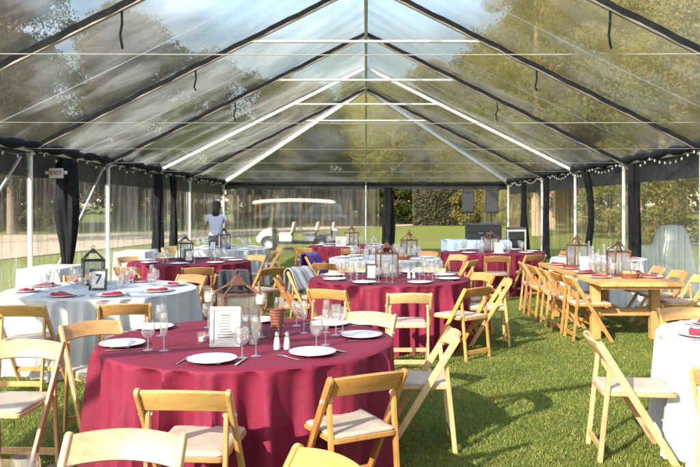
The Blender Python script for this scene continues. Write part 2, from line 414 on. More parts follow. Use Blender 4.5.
# grass blades: one uncountable thing
def make_grass():
    def field(n, y0, y1, hgt, wid, pw):
        u = rng.random(n); y = y0 + (y1 - y0) * u ** pw
        x = (rng.random(n) * 2 - 1) * (.56 * y + .8)
        a = rng.random(n) * 2 * np.pi
        trod = np.clip(.5 + .5 * np.sin(x * 1.7 + 2.1 * np.sin(y * .9)) * np.sin(y * 1.3 + 1.7 * np.sin(x * .8)), 0, 1)
        clump = .35 + .75 * trod + .4 * np.sin(x * 3.1 + np.sin(y * 2.3)) * np.sin(y * 2.7 + np.cos(x * 1.9))
        h = hgt * (.55 + .7 * rng.random(n)) * (.8 + .25 * clump)
        lean = h * (rng.random(n) * .9); la = rng.random(n) * 2 * np.pi
        dx, dy = np.cos(a) * wid / 2, np.sin(a) * wid / 2
        lx, ly = np.cos(la) * lean, np.sin(la) * lean
        z = np.maximum(0, y - 26) * .0045
        P = np.stack([np.stack([x - dx, y - dy, z], 1), np.stack([x + dx, y + dy, z], 1),
                      np.stack([x + dx * .8 + lx * .35, y + dy * .8 + ly * .35, z + h * .6], 1),
                      np.stack([x + lx, y + ly, z + h], 1),
                      np.stack([x - dx * .8 + lx * .35, y - dy * .8 + ly * .35, z + h * .6], 1)], 1)
        return P.reshape(-1, 3)
    V = np.concatenate([field(230000, 3.3, 9.5, .022, .0058, .85), field(170000, 9.5, 24, .022, .011, .8)])
    n = len(V) // 5
    F = np.arange(n * 5).reshape(-1, 5)
    me = npmesh('grass_blades', V, F, 5)
    m = leafmat('grass_blade', [(0, (.14, .22, .032)), (.5, (.25, .345, .062)), (.85, (.34, .40, .085)), (1, (.46, .41, .15))], rough=.5, trans=.4)
    nt = m.node_tree; tc = N(nt, 'ShaderNodeTexCoord'); no = N(nt, 'ShaderNodeTexNoise', Scale=.9, Detail=5.0, Roughness=.65)
    L(nt, tc.outputs['Object'], no.inputs['Vector'])
    r = ramp(nt, no.outputs['Fac'], [(.30, (.58, .60, .55)), (.42, (.85, .9, .85)), (.55, (1, 1, 1)), (.68, (1.25, 1.05, 1.0))])
    mm = N(nt, 'ShaderNodeMix', data_type='RGBA', blend_type='MULTIPLY'); mm.inputs[0].default_value = 1
    hs = [n for n in nt.nodes if n.type == 'HUE_SAT'][0]
    L(nt, hs.outputs[0], mm.inputs[6]); L(nt, r.outputs[0], mm.inputs[7])
    for n in nt.nodes:
        if n.type == 'BSDF_PRINCIPLED': L(nt, mm.outputs[2], n.inputs['Base Color'])
        if n.type == 'BSDF_TRANSLUCENT': L(nt, mm.outputs[2], n.inputs['Color'])
    return link('grass_blades', me, m)
tag(make_grass(), 'short mown grass blades of the lawn inside the tent', 'grass', kind='stuff')

# ------------------------------------------------------------------ the tent
HW, EAVE, RIDGE, Y0, SP, YEND = 4.8, 2.43, 4.83, 10.6, 3.2, 25.0
YA = [Y0 + SP * k for k in range(-5, 4)]          # arches: -5.4 ... 20.2
YR = YA[-1]
tent = thing('frame_tent', 'large clear-top frame tent with aluminium rafters over the tables', 'tent', (0, YEND / 2, 0))
tent.location = (0, 0, 0)
ROOFN = vinyl('sun_passing_roof_vinyl', (.8, 1.7, 1.7), .02, .18, bump=.6, gloss_r=.2, rot=.5, blur=.30, f0=.2, f1=.38)  # low blur chosen to let sun through to the tables, not by age
ROOFM = vinyl('part_blur_roof_vinyl', (.7, 1.1, 1.1), .015, .15, bump=.6, gloss_r=.22, rot=.5, blur=.55, f0=.2, f1=.36)  # middle blur, graded to hold back part of the sun; no wear
ROOFV = vinyl('clear_roof_vinyl', (.7, 1.1, 1.1), .015, .19, bump=.6, gloss_r=.22, rot=.5, blur=.72, f0=.2, f1=.36)
WALLV = vinyl('clear_wall_vinyl', (4.5, 4.5, .22), .012, .19, bump=.9, gloss_r=.1, blur=.3, f0=.2, f1=.5, det=3.0)
WALLR = vinyl('clearer_wall_vinyl', (3.5, 3.5, .2), .010, .12, bump=.9, gloss_r=.1, blur=.3, f0=.2, f1=.5, det=3.0)
def zroof(x): return RIDGE - (RIDGE - EAVE) * abs(x) / HW
def T(mb, name, mat, **k): return mb.build(name, mat, tent, **k)
black_arch = [True] * len(YA); black_arch[-2] = False
for i, y in enumerate(YA):
    for s in (-1, 1):
        b = MB(); b.bar((s * HW, y, EAVE), (s * .03, y, RIDGE - .03), .046, .07)
        T(b, 'rafter', WHITEALU if not black_arch[i] else DULLALU, bevel=.006)
        if black_arch[i]:
            def f(u, v, s=s, y=y):
                x = HW * (1 - u); wob = .005 * math.sin(u * 47 + y) + .003 * math.sin(u * 113 + 2 * y)
                py, pz = [(-.029, -.022), (-.031, .012), (-.036, .046), (0, .058), (.036, .046), (.031, .012), (.029, -.022)][int(round(v * 6))]
                return (s * x, y + py + wob * .6, zroof(x) + pz + wob)
            b = MB(); b.grid(f, 60, 6); T(b, 'seam_sleeve', BLACKF, smooth=True)
        b = MB(); b.tube([(s * HW, y, 0), (s * HW, y, EAVE - .05)], .032, 12)
        b.box((s * HW, y, .006), (.18, .18, .012))
        T(b, 'post', WHITEALU, smooth=True)
        b = MB(); b.box((s * HW, y, EAVE), (.10, .10, .14)); T(b, 'corner_fitting', ALU, bevel=.01)
        if black_arch[i] and 3 <= y < 20:
            x = s * 2.44; z = zroof(x) - .03
            b = MB(); b.tube([(x, y, z), (x + .006 * (i - 4), y + .01, z - .14), (x - .004 * i, y, z - .25), (x + .008, y, z - .30 - .03 * ((i * 7) % 5))], .013, 6)
            T(b, 'strap', BLACKF, smooth=True)
    if y > 9:
        z = zroof(1.74) + .02
        b = MB(); b.tube([(-1.74, y, z), (1.74, y, z)], .022, 8); T(b, 'collar_bar', WHITEALU, smooth=True)
        for s in (-1, 1):
            pass
    b = MB(); b.tube([(-HW, y - .25, EAVE), (0, y - .25, EAVE - .015), (HW, y - .25, EAVE)], .0032, 5); T(b, 'tension_cable', CABLE, smooth=True)
b = MB(); b.bar((0, YA[0], RIDGE - .02), (0, YR, RIDGE - .02), .06, .10); T(b, 'ridge_beam', ALU, bevel=.006)
for s in (-1, 1):
    b = MB(); b.bar((s * HW, YEND, EAVE), (0, YR, RIDGE), .07, .11); T(b, 'hip_rafter', WHITEALU, bevel=.006)
    b = MB(); b.tube([(s * HW, YEND, 0), (s * HW, YEND, EAVE)], .034, 12); T(b, 'post', WHITEALU, smooth=True)
    b = MB(); b.bar((s * HW, YA[0], EAVE + .02), (s * HW, YEND, EAVE + .02), .06, .09); T(b, 'eave_beam', ALU, bevel=.006)
    def f(u, v, s=s):
        y = YA[0] + (YEND - YA[0]) * u; a = v * 2 * math.pi
        r = .065 + .02 * math.sin(y * 9) + .012 * math.sin(y * 23 + 1)
        return (s * (HW - .05) + r * math.cos(a), y, EAVE + .055 + .012 * math.sin(y * 5) + r * 1.0 * math.sin(a))
    b = MB(); b.grid(f, 240, 8); T(b, 'eave_roll', BLACKF, smooth=True)
b = MB(); b.bar((0, YEND, EAVE), (0, YR, RIDGE), .05, .08); T(b, 'hip_rafter', ALU, bevel=.006)
b = MB(); b.bar((-HW, YEND, EAVE), (HW, YEND, EAVE), .06, .09); T(b, 'eave_beam', BLACKF, bevel=.006)
b = MB(); b.tube([(0, YEND, 0), (0, YEND, EAVE - .06)], .03, 10); T(b, 'post', ALU, smooth=True)
# roof sheets
for i in range(len(YA) - 1):
    for s in (-1, 1):
        y0, y1 = YA[i], YA[i + 1]; ph = rng.random() * 6
        def f(u, v, s=s, y0=y0, y1=y1, ph=ph):
            y = y0 + (y1 - y0) * v; x = HW * (1 - u)
            sag = -.05 * math.sin(math.pi * u) * math.sin(math.pi * v) + .010 * math.sin(9 * u + 5 * v + ph) * math.sin(math.pi * v) + .006 * math.sin(31 * v + 14 * u + ph) * math.sin(math.pi * v)
            return (s * x, y, zroof(x) + .06 + sag)
        b = MB(); b.grid(f, 28, 20); T(b, 'roof_panel', ROOFN if y1 < 5 else (ROOFM if y1 < 8 else ROOFV), smooth=True)
        ym = (y0 + y1) / 2
        b = MB(); b.grid(lambda u, v, s=s, ym=ym: (s * HW * (1 - u), ym + (v - .5) * .045, zroof(HW * (1 - u)) + .062 - .05 * math.sin(math.pi * u) - .012), 28, 1)
        T(b, 'weld_seam', vinyl('seam_vinyl', (3, 3, 3), .30, .45) if 'seam_vinyl' not in MATS else MATS['seam_vinyl'], smooth=True)
def tri(A, B, C, n=18):
    A, B, C = Vector(A), Vector(B), Vector(C); b = MB(); idx = {}
    for i in range(n + 1):
        for j in range(n + 1 - i):
            u, v = i / n, j / n; w_ = 1 - u - v
            p = A * w_ + B * u + C * v; p.z += .06 - .25 * u * v * w_ * 3 * .6
            idx[i, j] = len(b.v); b.v.append(tuple(p))
    for i in range(n):
        for j in range(n - i):
            b.f.append((idx[i, j], idx[i+1, j], idx[i, j+1]))
            if i + j < n - 1: b.f.append((idx[i+1, j], idx[i+1, j+1], idx[i, j+1]))
    return b
T(tri((-HW, YEND, EAVE), (HW, YEND, EAVE), (0, YR, RIDGE)), 'roof_panel', ROOFV, smooth=True)
for s in (-1, 1):
    T(tri((s * HW, YR, EAVE), (s * HW, YEND, EAVE), (0, YR, RIDGE)), 'roof_panel', ROOFV, smooth=True)
# valances and clear side walls, bay by bay
VALM = plain('dark_valance', (.03, .031, .034), rough=.6, var=.4, scale=5, stretch=(3, 3, .5), bump=.6)
def wallsheet(pa, pb_, z0, z1, amp, mat, name, freq=5.0, nseg=70, nz=8, foot=1.0):
    A, B = Vector((pa[0], pa[1], 0)), Vector((pb_[0], pb_[1], 0)); d = (B - A); nrm = Vector((-d.y, d.x, 0)).normalized(); Ln = d.length
    ph = [rng.random() * 6.28 for _ in range(4)]
    def f(u, v):
        p = A + d * u; s = u * Ln
        o = amp * (math.sin(s * freq + ph[0]) * .5 + math.sin(s * freq * 2.3 + ph[1] + v * 1.3) * .3 + math.sin(s * freq * 4.1 + ph[2] - v) * .2) * (.5 + .5 * foot * (1 - v))
        q = p + nrm * o
        return (q.x, q.y, z0 + (z1 - z0) * v)
    b = MB(); b.grid(f, nseg, nz); return T(b, name, mat, smooth=True)
seq = [y for y in YA if y > -6] + [YEND]
for i in range(len(seq) - 1):
    for s in (-1, 1):
        a, c = (s * (HW + .05), seq[i] + .02), (s * (HW + .05), seq[i + 1] - .02)
        wallsheet(a, c, EAVE - .38, EAVE + .1, .018, VALM, 'valance', nz=3)
        wallsheet(a, c, .03, EAVE - .38, .06, WALLV if s < 0 else WALLR, 'side_wall', freq=6.5, nseg=90)
wallsheet((-HW, YEND + .06), (HW, YEND + .06), EAVE - .20, EAVE + .05, .03, VALM, 'valance', nz=3, nseg=120)
wallsheet((-HW, YEND + .06), (.45, YEND + .06), .03, EAVE - .20, .05, WALLV, 'end_wall', freq=8, nseg=150)
wallsheet((3.9, YEND + .06), (HW, YEND + .06), .03, EAVE - .20, .05, WALLV, 'end_wall', freq=9, nseg=40)
# near diagonal wind braces at the left and right walls
for y in (10.95, 7.75):
    b = MB(); b.bar((-HW + .02, y, .25), (-HW + .02, y + 2.5, EAVE - .12), .028, .028, up=(1, 0, 0)); T(b, 'wind_brace', ALU)

# black curtains gathered at the posts (hung from the eave: separate things)
def drape(x, y, z1, z0, wtop, wmid, wbot, label, sway=0.0):
    ph = rng.random() * 6
    def f(u, v):
        a = u * 2 * math.pi; z = z1 + (z0 - z1) * v
        w_ = wtop + (wmid - wtop) * min(1, v * 2.2) if v < .45 else wmid + (wbot - wmid) * ((v - .45) / .55)
        r = w_ * (1 + .18 * math.sin(5 * a + ph + v * 3) + .10 * math.sin(11 * a + 2 * ph - v * 5))
        return (x + r * math.cos(a) + sway * math.sin(v * 3.1), y + r * .8 * math.sin(a), z)
    b = MB(); b.grid(f, 44, 30)
    n = 45
    b.f.append(tuple(range(44))); b.f.append(tuple(30 * n + k for k in range(43, -1, -1)))
    o = b.build('gathered_curtain', BLACKF, smooth=True)
    return tag(o, label, 'curtain', 'black curtains gathered at the tent posts')
drape(4.62, 12.75, 2.36, .62, .10, .085, .10, 'straight black gathered curtain hanging behind the long wooden trestle table')
drape(4.62, 15.6, 2.36, .55, .07, .055, .07, 'thin slanting black gathered curtain on the right wall behind the trestle lanterns', .12)
drape(4.6, 18.9, 2.36, .3, .06, .07, .09, 'dark blue-black gathered curtain on the right wall beside the speaker rack')
drape(4.6, 21.6, 2.36, .3, .06, .07, .16, 'short dark gathered curtain in the back right corner of the tent')
drape(-4.62, 11.45, 2.36, .62, .13, .17, .06, 'thick black gathered curtain hanging under the EXIT sign')
drape(-4.6, 16.4, 2.36, .62, .08, .10, .12, 'dark gathered curtain on the left wall nearest the person')
drape(-4.6, 17.7, 2.36, .7, .07, .06, .09, 'slim dark gathered curtain second from the back left corner')
drape(.74, 24.85, 2.3, .15, .10, .21, .17, 'wide shiny black gathered curtain hanging in the middle of the end wall')

# string lights along both eaves
for s, side in ((-1, 'left'), (1, 'right')):
    o = thing('string_lights', 'string of small white bulbs looping along the %s eave of the tent' % side, 'string lights', (s * (HW - .12), 14, EAVE), group='string lights along the eaves')
    pts = []; n = 96
    for i in range(n + 1):
        y = 5.0 + 19.8 * i / n
        k = ((y - 1.0) / (SP / 2)) % 1
        pts.append((0, y - 14, 0.0 - .11 * math.sin(math.pi * k)))
    b = MB(); b.tube(pts, .006, 5); b.build('cord', BLACKP, o, smooth=True)
    bm_ = MB(); bm_.lathe([(.001, -.05), (.012, -.044), (.017, -.030), (.013, -.013), (.008, 0)], 8)
    me = bm_.mesh('bulb', smooth=True)
    for i in range(3, n, 1):
        if i % 2 == 0 or s > 0:
            q = link('bulb', me, BULB, o); q.location = pts[i]

# EXIT sign on the left curtain
def text_mesh(txt, size, name, mat, parent, loc, rot, depth=.002):
    cu = bpy.data.curves.new(name, 'FONT'); cu.body = txt; cu.size = size; cu.align_x = 'CENTER'; cu.align_y = 'CENTER'; cu.extrude = depth; cu.offset = size * .018
    tmp = bpy.data.objects.new(name, cu); COL.objects.link(tmp)
    dg = bpy.context.evaluated_depsgraph_get(); me = bpy.data.meshes.new_from_object(tmp.evaluated_get(dg))
    bpy.data.objects.remove(tmp); bpy.data.curves.remove(cu)
    me.materials.clear(); o = link(name, me, mat, parent)
    o.location = loc; o.rotation_euler = rot; return o
ex = thing('exit_sign', 'small white EXIT sign with red letters on the left wall', 'sign', (-4.64, 11.1, 2.12), 0)
b = MB(); b.box((0, 0, 0), (.21, .04, .15)); b.build('sign_box', SIGNW, ex, bevel=.008)
text_mesh('EXIT', .085, 'lettering', REDP, ex, (0, -.023, 0), (R(90), 0, 0))
b = MB(); b.box((-.14, .0, .01), (.05, .045, .05)).box((.14, .0, .01), (.05, .045, .05)); b.build('lamp_heads', SIGNW, ex, bevel=.01)

# ------------------------------------------------------------------ folding chair
BACK = .255
def make_chair():
    t = thing('folding_chair', 'honey wood folding chair with ivory seat pad', 'chair', group='wooden folding chairs around the tables')
    top = Vector((-.255, .765)); foot = Vector((.22, 0)); d = (top - foot).normalized(); nn = Vector((d.y, -d.x))
    hw = .023
    def stile_poly():
        p = [foot + Vector((-hw / d.y, 0)) , foot + Vector((hw / d.y, 0))]
        for k in range(0, 7):
            a = math.pi * k / 6
            p.append(top - d * hw + nn * (hw * math.cos(a)) + d * (hw * math.sin(a)))
        return [(q.x, q.y) for q in p]
    for s in (-1, 1):
        b = MB(); b.prism(stile_poly(), s * .203, s * .226, 'X'); b.build('stile', WOOD, t, bevel=.004)
        lt, lb = Vector((-.172, .648)), Vector((-.238, 0)); ld = (lt - lb).normalized(); ln = Vector((ld.y, -ld.x)); w2 = .016
        poly = [lb + ln * -w2, lb + ln * w2, lt + ln * w2 * .9, lt + ld * .014, lt - ln * w2 * .9]
        b = MB(); b.prism([(q.x, q.y) for q in poly], s * .176, s * .198, 'X'); b.build('rear_leg', WOOD, t, bevel=.003)
        b = MB(); b.tube([(s * .170, -.172, .630), (s * .233, -.172, .630)], .010, 10); b.build('pivot_bolt', SIGNW, t, smooth=True)  # pale non-metal white stands in for the bolt's metal highlight
    Ls = (top - foot).length
    def slat(u, v, off):
        x = (u - .5) * .406; bow = -.034 * (1 - (2 * u - 1) ** 2); arch = .016 * (1 - (2 * u - 1) ** 2)
        l = Ls - .128 + .115 * v + arch
        p = foot + d * l + nn * (off)
        return (x, p.x + bow, p.y)
    b = MB(); n = 14
    prof = [(0, -.008), (.06, -.0095), (1 - .06, -.0095), (1, -.008), (1, .008), (1 - .06, .0095), (.06, .0095), (0, .008)]
    vs = [slat(i / n, v, o) for i in range(n + 1) for (v, o) in prof]; m_ = len(prof)
    fs = [(i*m_ + k, (i+1)*m_ + k, (i+1)*m_ + (k+1) % m_, i*m_ + (k+1) % m_) for i in range(n) for k in range(m_)]
    fs += [tuple(range(m_)), tuple(n*m_ + k for k in range(m_ - 1, -1, -1))]
    b.add(vs, fs); b.build('back_slat', MATS['slat_wood'], t, smooth=True, angle=.7)
    def seat_poly(ins):
        p = []
        for (cx, cy, a0) in ((.165 - ins, .205 - ins, 0), (-.165 + ins, .205 - ins, 90), (-.155 + ins, -.19 + ins, 180), (.155 - ins, -.19 + ins, 270)):
            for k in range(5):
                a = R(a0 + 22.5 * k); p.append((cx + .03 * math.cos(a), cy + .03 * math.sin(a)))
        return p
    b = MB(); b.prism(seat_poly(0), .418, .444, 'Z'); st = b.build('seat', WOOD, t, bevel=.004)
    b = MB()
    lv = [(.008, .4445), (.004, .452), (.010, .461), (.035, .465), (.10, .463)]
    for ins, z in lv: b.v += [(x, y, z) for x, y in seat_poly(ins)]
    n = 20
    b.f = [(i*n + k, i*n + (k+1) % n, (i+1)*n + (k+1) % n, (i+1)*n + k) for i in range(len(lv)-1) for k in range(n)] + [tuple((len(lv)-1)*n + k for k in range(n))]
    b.build('cushion', CUSHION, st, smooth=True, angle=1.2)
    b = MB(); b.bar((-.176, -.229, .085), (.176, -.229, .085), .018, .045); b.build('rung', WOOD, t, bevel=.003)
    p = foot + d * .16
    b = MB(); b.bar((-.203, p.x, p.y), (.203, p.x, p.y), .02, .042); b.build('rung', WOOD, t, bevel=.003)
    return t
wood('slat_wood', (.60, .335, .115), (.42, .20, .06), stretch=(1.6, 14, 14))
chair0 = make_chair(); chair_used = []
wood('pale_chair_wood', (.70, .47, .22), (.52, .31, .12)); wood('golden_chair_wood', (.56, .27, .07), (.40, .16, .035))
wood('pale_slat_wood', (.70, .47, .22), (.54, .33, .13), stretch=(1.6, 14, 14)); wood('golden_slat_wood', (.56, .27, .07), (.40, .17, .04), stretch=(1.6, 14, 14))
def tone(o, kind):
    for c in [o] + list(o.children_recursive):
        if c.type == 'MESH' and c.material_slots and c.material_slots[0].material in (WOOD, MATS['slat_wood']):
            nm = kind + ('_slat_wood' if c.material_slots[0].material is MATS['slat_wood'] else '_chair_wood')
            c.material_slots[0].link = 'OBJECT'; c.material_slots[0].material = MATS[nm]
def chair(bx, by, fx, fy, label):
    """bx, by: where the top of the backrest stands; fx, fy: the way it faces"""
    l = math.hypot(fx, fy); fx /= l; fy /= l
    rz = math.atan2(fy, fx) - math.pi / 2
    return place(chair0, chair_used, (bx + fx * BACK, by + fy * BACK, 0), rz, label)
CH = [
 # lower left, cut off table
 (-.90, 2.76, 0, -1, 'wooden folding chair cut off by the bottom edge, left of centre, sunlit top slat'),
 (-.10, 2.46, -.78, -.62, 'folding chair whose top corner just enters at the bottom centre edge'),
 (-2.10, 4.65, -.08, -1, 'folding chair facing the camera at the left frame edge, with sun-bleached slat'),
 # front burgundy table
 (-.836, 3.40, .03, 1, 'folding chair squarely facing the near side of the front burgundy table'),
 (.017, 3.74, -.476, .88, 'golden folding chair turned toward the near right of front burgundy table'),
 (.60, 5.0, -1, .04, 'pale folding chair seen side-on at the right of the front burgundy table'),
 (.03, 5.92, -.36, -.93, 'folding chair facing the camera behind the right plate of front burgundy table'),
 (-2.02, 5.43, .66, -.75, 'folding chair at the left of the front burgundy table, before the white table'),
 # left white table
 (-2.99, 6.36, .05, 1, 'folding chair at left frame edge tucked against the left white table'),
 (-2.10, 6.46, -.3, .95, 'folding chair on the near right side of the left white table'),
 (-2.16, 9.26, -.45, -.89, 'folding chair facing the camera on the far right side of left white table'),
 (-3.55, 9.25, .45, -.89, 'folding chair on the far left side of left white table, mostly hidden'),
 # middle burgundy table
 (-.41, 7.6, .4, .9, 'folding chair at the near left of the middle burgundy table'),
 (.42, 7.26, 0, 1, 'folding chair squarely facing the near side of the middle burgundy table'),
 (1.2, 7.82, -.68, .73, 'folding chair angled at the near right of the middle burgundy table'),
 (1.68, 8.72, -1, .05, 'side-on folding chair at the right edge of the middle burgundy table'),
 (1.52, 9.5, -.85, -.4, 'folding chair at the far right of the middle burgundy table'),
 (-1.07, 8.85, 1, .08, 'orange-toned folding chair side-on at the left of the middle burgundy table'),
 (-.90, 9.9, .79, -.6, 'folding chair with a grey tweed jacket over its back'),
 (-.15, 10.42, .25, -.97, 'folding chair facing the camera behind the middle burgundy table, left of its lantern'),
 (.9, 10.35, -.35, -.93, 'folding chair facing the camera behind the middle burgundy table, right of its lantern'),
 # back left burgundy table
 (-3.40, 10.45, .45, .9, 'folding chair on the near left side of the back left burgundy table'),
 (-2.35, 10.4, -.3, .95, 'folding chair on the near right side of the back left burgundy table'),
 (-1.92, 13.1, -.55, -.83, 'folding chair on the far right side of the back left burgundy table'),
 (-4.1, 12.72, .8, -.6, 'folding chair on the far left side of the back left burgundy table'),
 (-1.30, 10.35, -.8, .6, 'folding chair pulled out to the right of the back left burgundy table'),
 (-1.70, 9.45, -.4, .9, 'folding chair with a charcoal jacket over its back'),
 # far left white table
 (-1.80, 15.6, -.75, -.2, 'folding chair on the right side of the far left white table'),
 (-4.2, 15.7, .8, -.3, 'folding chair on the left side of the far left white table by the dark curtain'),
 # far centre burgundy table
 (-1.62, 16.5, .95, .1, 'folding chair on the left side of the far centre burgundy table'),
 (-1.30, 15.55, .7, .7, 'folding chair on the near left side of the far centre burgundy table'),
 (-.28, 15.15, 0, 1, 'folding chair on the near side of the far centre burgundy table'),
 # white table behind the middle burgundy one
 (-.62, 11.2, .55, .83, 'folding chair on the near left side of the centre white table'),
 (-.98, 13.0, .95, -.3, 'folding chair with a purple shawl over its back'),
 (1.66, 13.2, -.8, -.6, 'folding chair on the right side of the centre white table'),
 (1.2, 14.25, -.5, -.87, 'folding chair on the far right side of the centre white table'),
 (1.72, 11.85, -.9, .45, 'side-on folding chair on the near right side of the centre white table'),
 # back right burgundy table
 (2.28, 12.85, .1, 1, 'folding chair squarely on the near side of the back right burgundy table'),
 (3.02, 13.18, -.4, .92, 'folding chair on the near right side of the back right burgundy table'),
 (3.85, 14.35, -1, .05, 'folding chair on the right side of the back right burgundy table'),
 # trestle table, left row and right row
 (2.46, 9.05, 1, .0, 'nearest folding chair in the left row along the wooden trestle table'),
 (2.45, 9.62, 1, .04, 'second nearest folding chair in the left row along the trestle table'),
 (2.42, 10.2, 1, -.03, 'middle one of the five chairs in the left row along the trestle table'),
 (2.40, 10.8, 1, .04, 'fourth folding chair from the camera in the left row along the trestle table'),
 (2.38, 11.4, 1, -.02, 'farthest folding chair in the left row along the trestle table'),
 (4.15, 9.15, -1, .05, 'nearest folding chair on the right side of the trestle table, by the wall'),
 (4.18, 9.85, -1, 0, 'second folding chair on the right side of the trestle table, mostly hidden'),
 (4.18, 10.55, -1, .03, 'third folding chair on the right side of the trestle table, mostly hidden'),
 # lower right white table
 (1.47, 4.84, .99, -.1, 'pale folding chair standing side-on to the left of the lower right white table'),
 (2.66, 6.2, 0, -1, 'folding chair facing the camera behind the lower right white table'),
 (1.90, 3.80, .6, .8, 'folding chair cut off by the lower right corner, near the white table'),
]
for i, c in enumerate(CH):
    o = chair(*c)
    o.rotation_euler.z += ((i * 37) % 11 - 5) * .008
made = [o for o in COL.objects if o.name.startswith('folding_chair')]
for o in made:
    l = o['label']
    if 'pale ' in l or 'bleached' in l or 'sunlit' in l: tone(o, 'pale')
    elif 'golden' in l or 'orange' in l or sum(map(ord, l)) % 4 == 0: tone(o, 'golden')
    elif sum(map(ord, l)) % 4 == 1: tone(o, 'pale')

# ------------------------------------------------------------------ tables and cloths
ZT = .752
def cloth_mesh(r, mat_seed, flare=.055, amp=.095, top=ZT):
    rr = np.random.default_rng(mat_seed)
    fr = [(int(k), rr.random() * 6.28, a) for k, a in ((7, .4), (13, .55), (21, .75), (29, .7), (43, .25))]
    nth = 320; b = MB()
    rings = [(0.001, 0), (.35, 0), (.7, 0), (.9, 0), (.97, 0), (.99, .002), (1.0, .008)]
    sk = [.02, .05, .10, .18, .28, .40, .52, .64, .76, .86, .94, .985, 1.0]
    def fold(th, t):
        s = 0
        for k, p, a in fr:
            q = abs(math.sin(.5 * (k * th + p + .5 * t * math.sin(3 * th + p) + .9 * math.sin(2 * th + 2 * p))))
            s += a * (1.15 - 2.3 * q ** .75)
        return s
    for q, dz in rings:
        for k in range(nth):
            th = 2 * math.pi * k / nth
            b.v.append((r * q * math.cos(th), r * q * math.sin(th), top - dz + .0015 * math.sin(5 * th + q * 9)))
    for t in sk:
        for k in range(nth):
            th = 2 * math.pi * k / nth
            rad = r + .008 + flare * t + amp * (min(1, t * 1.3) ** .42) * fold(th, t) * .55
            b.v.append((rad * math.cos(th), rad * math.sin(th), top - .008 - (top - .016) * t))
    m = len(rings) + len(sk)
    b.f = [(i*nth + k, i*nth + (k+1) % nth, (i+1)*nth + (k+1) % nth, (i+1)*nth + k) for i in range(m - 1) for k in range(nth)]
    return b.mesh('tablecloth', smooth=True, angle=1.4)
TABLES = {}
def round_table(key, x, y, r, mat, label):
    t = thing('round_table', label, 'table', (x, y, 0), group='round cloth-covered tables')
    o = link('tablecloth', cloth_mesh(r, hash(key) % 1000 if False else sum(map(ord, key))), mat, t)
    TABLES[key] = (x, y, r); return t
round_table('front', -.76, 4.8, .94, BURG, 'large front round table under a floor-length burgundy cloth')
round_table('middle', .29, 9.0, .97, BURG, 'burgundy-covered round table in the middle, with an amber lantern')
round_table('leftwhite', -2.77, 7.8, .97, WHITE, 'round white-covered table on the left carrying the number 7 frame')
round_table('backleft', -2.81, 11.85, .95, BURG, 'burgundy-covered round table at the back left before the standing person')
round_table('farcentre', -.32, 16.7, .95, BURG, 'small-looking far burgundy table near the golf cart, behind the purple shawl')
round_table('centrewhite', .32, 12.6, .95, WHITE, 'white-covered round table directly behind the middle burgundy table')
round_table('backright', 2.46, 14.4, 1.0, BURG, 'burgundy-covered round table at the back right below the speakers')
round_table('behindtrestle', 3.95, 12.6, .78, WHITE, 'white-covered round table behind the wooden trestle table')
round_table('farleft', -3.0, 15.7, .95, WHITE, 'far left white-covered table beside the standing person')
round_table('lowright', 2.82, 4.85, .86, WHITE, 'white-covered round table cut off at the lower right')
round_table('lowleft', -1.15, 1.28, .97, BURG, 'round table mostly outside the lower left corner, with glasses on it')
# two white side tables at the left wall
for (x, y, lab) in ((-4.38, 10.35, 'narrow white-covered side table at the left wall below the black curtain'), (-4.40, 14.2, 'narrow white-covered side table at the left wall farther back')):
    t = thing('side_table', lab, 'table', (x, y, 0), group='white side tables at the left wall')
    b = MB(); P = []
    def loop(z, ext, n=20):
        pts = []
        cs = [(-.28, -.45), (.28, -.45), (.28, .45), (-.28, .45)]
        for i in range(4):
            (x0, y0), (x1, y1) = cs[i], cs[(i + 1) % 4]
            for k in range(n):
                u = k / n; px, py = x0 + (x1 - x0) * u, y0 + (y1 - y0) * u
                w_ = ext * (1 + .8 * math.sin(u * 25 + i))
                pts.append((px * (1 + w_ / .3), py * (1 + w_ / .45), z))
        return pts
    lv = [(.78, 0), (.772, .008), (.5, .016), (.25, .024), (.01, .03)]
    for z, e in lv: b.v += loop(z, e)
    n = 80
    b.f = [(i*n + k, i*n + (k+1) % n, (i+1)*n + (k+1) % n, (i+1)*n + k) for i in range(len(lv)-1) for k in range(n)] + [tuple(range(n - 1, -1, -1))]
    b.build('tablecloth', WHITE, t, smooth=True)
# wooden trestle table
tt = thing('trestle_table', 'long bare honey wood trestle table with thick top on the right', 'table', (3.16, 10.0, 0))
for k in range(5):
    b = MB(); b.box((-.384 + .192 * k, 0, .725), (.189, 3.1, .05)); b.build('plank', TRESTLE, tt, bevel=.004)
for y in (-1.48, 1.48):
    b = MB(); b.box((0, y, .682), (.90, .04, .035)); b.build('batten', TRESTLE, tt, bevel=.003)
for y in (-.95, .95):
    for x in (-.36, .36):
        b = MB(); b.box((x, y, .332), (.11, .11, .664)); b.build('leg', TRESTLE, tt, bevel=.006)
    b = MB(); b.box((0, y, .33), (.608, .06, .085)); b.build('rail', TRESTLE, tt, bevel=.005)
    b = MB(); b.box((0, y, .645), (.608, .06, .07)); b.build('rail', TRESTLE, tt, bevel=.005)
b = MB(); b.box((0, 0, .33), (.06, 1.836, .08)); b.build('stretcher', TRESTLE, tt, bevel=.005)
TABLES['trestle'] = (3.16, 10.0, 0)

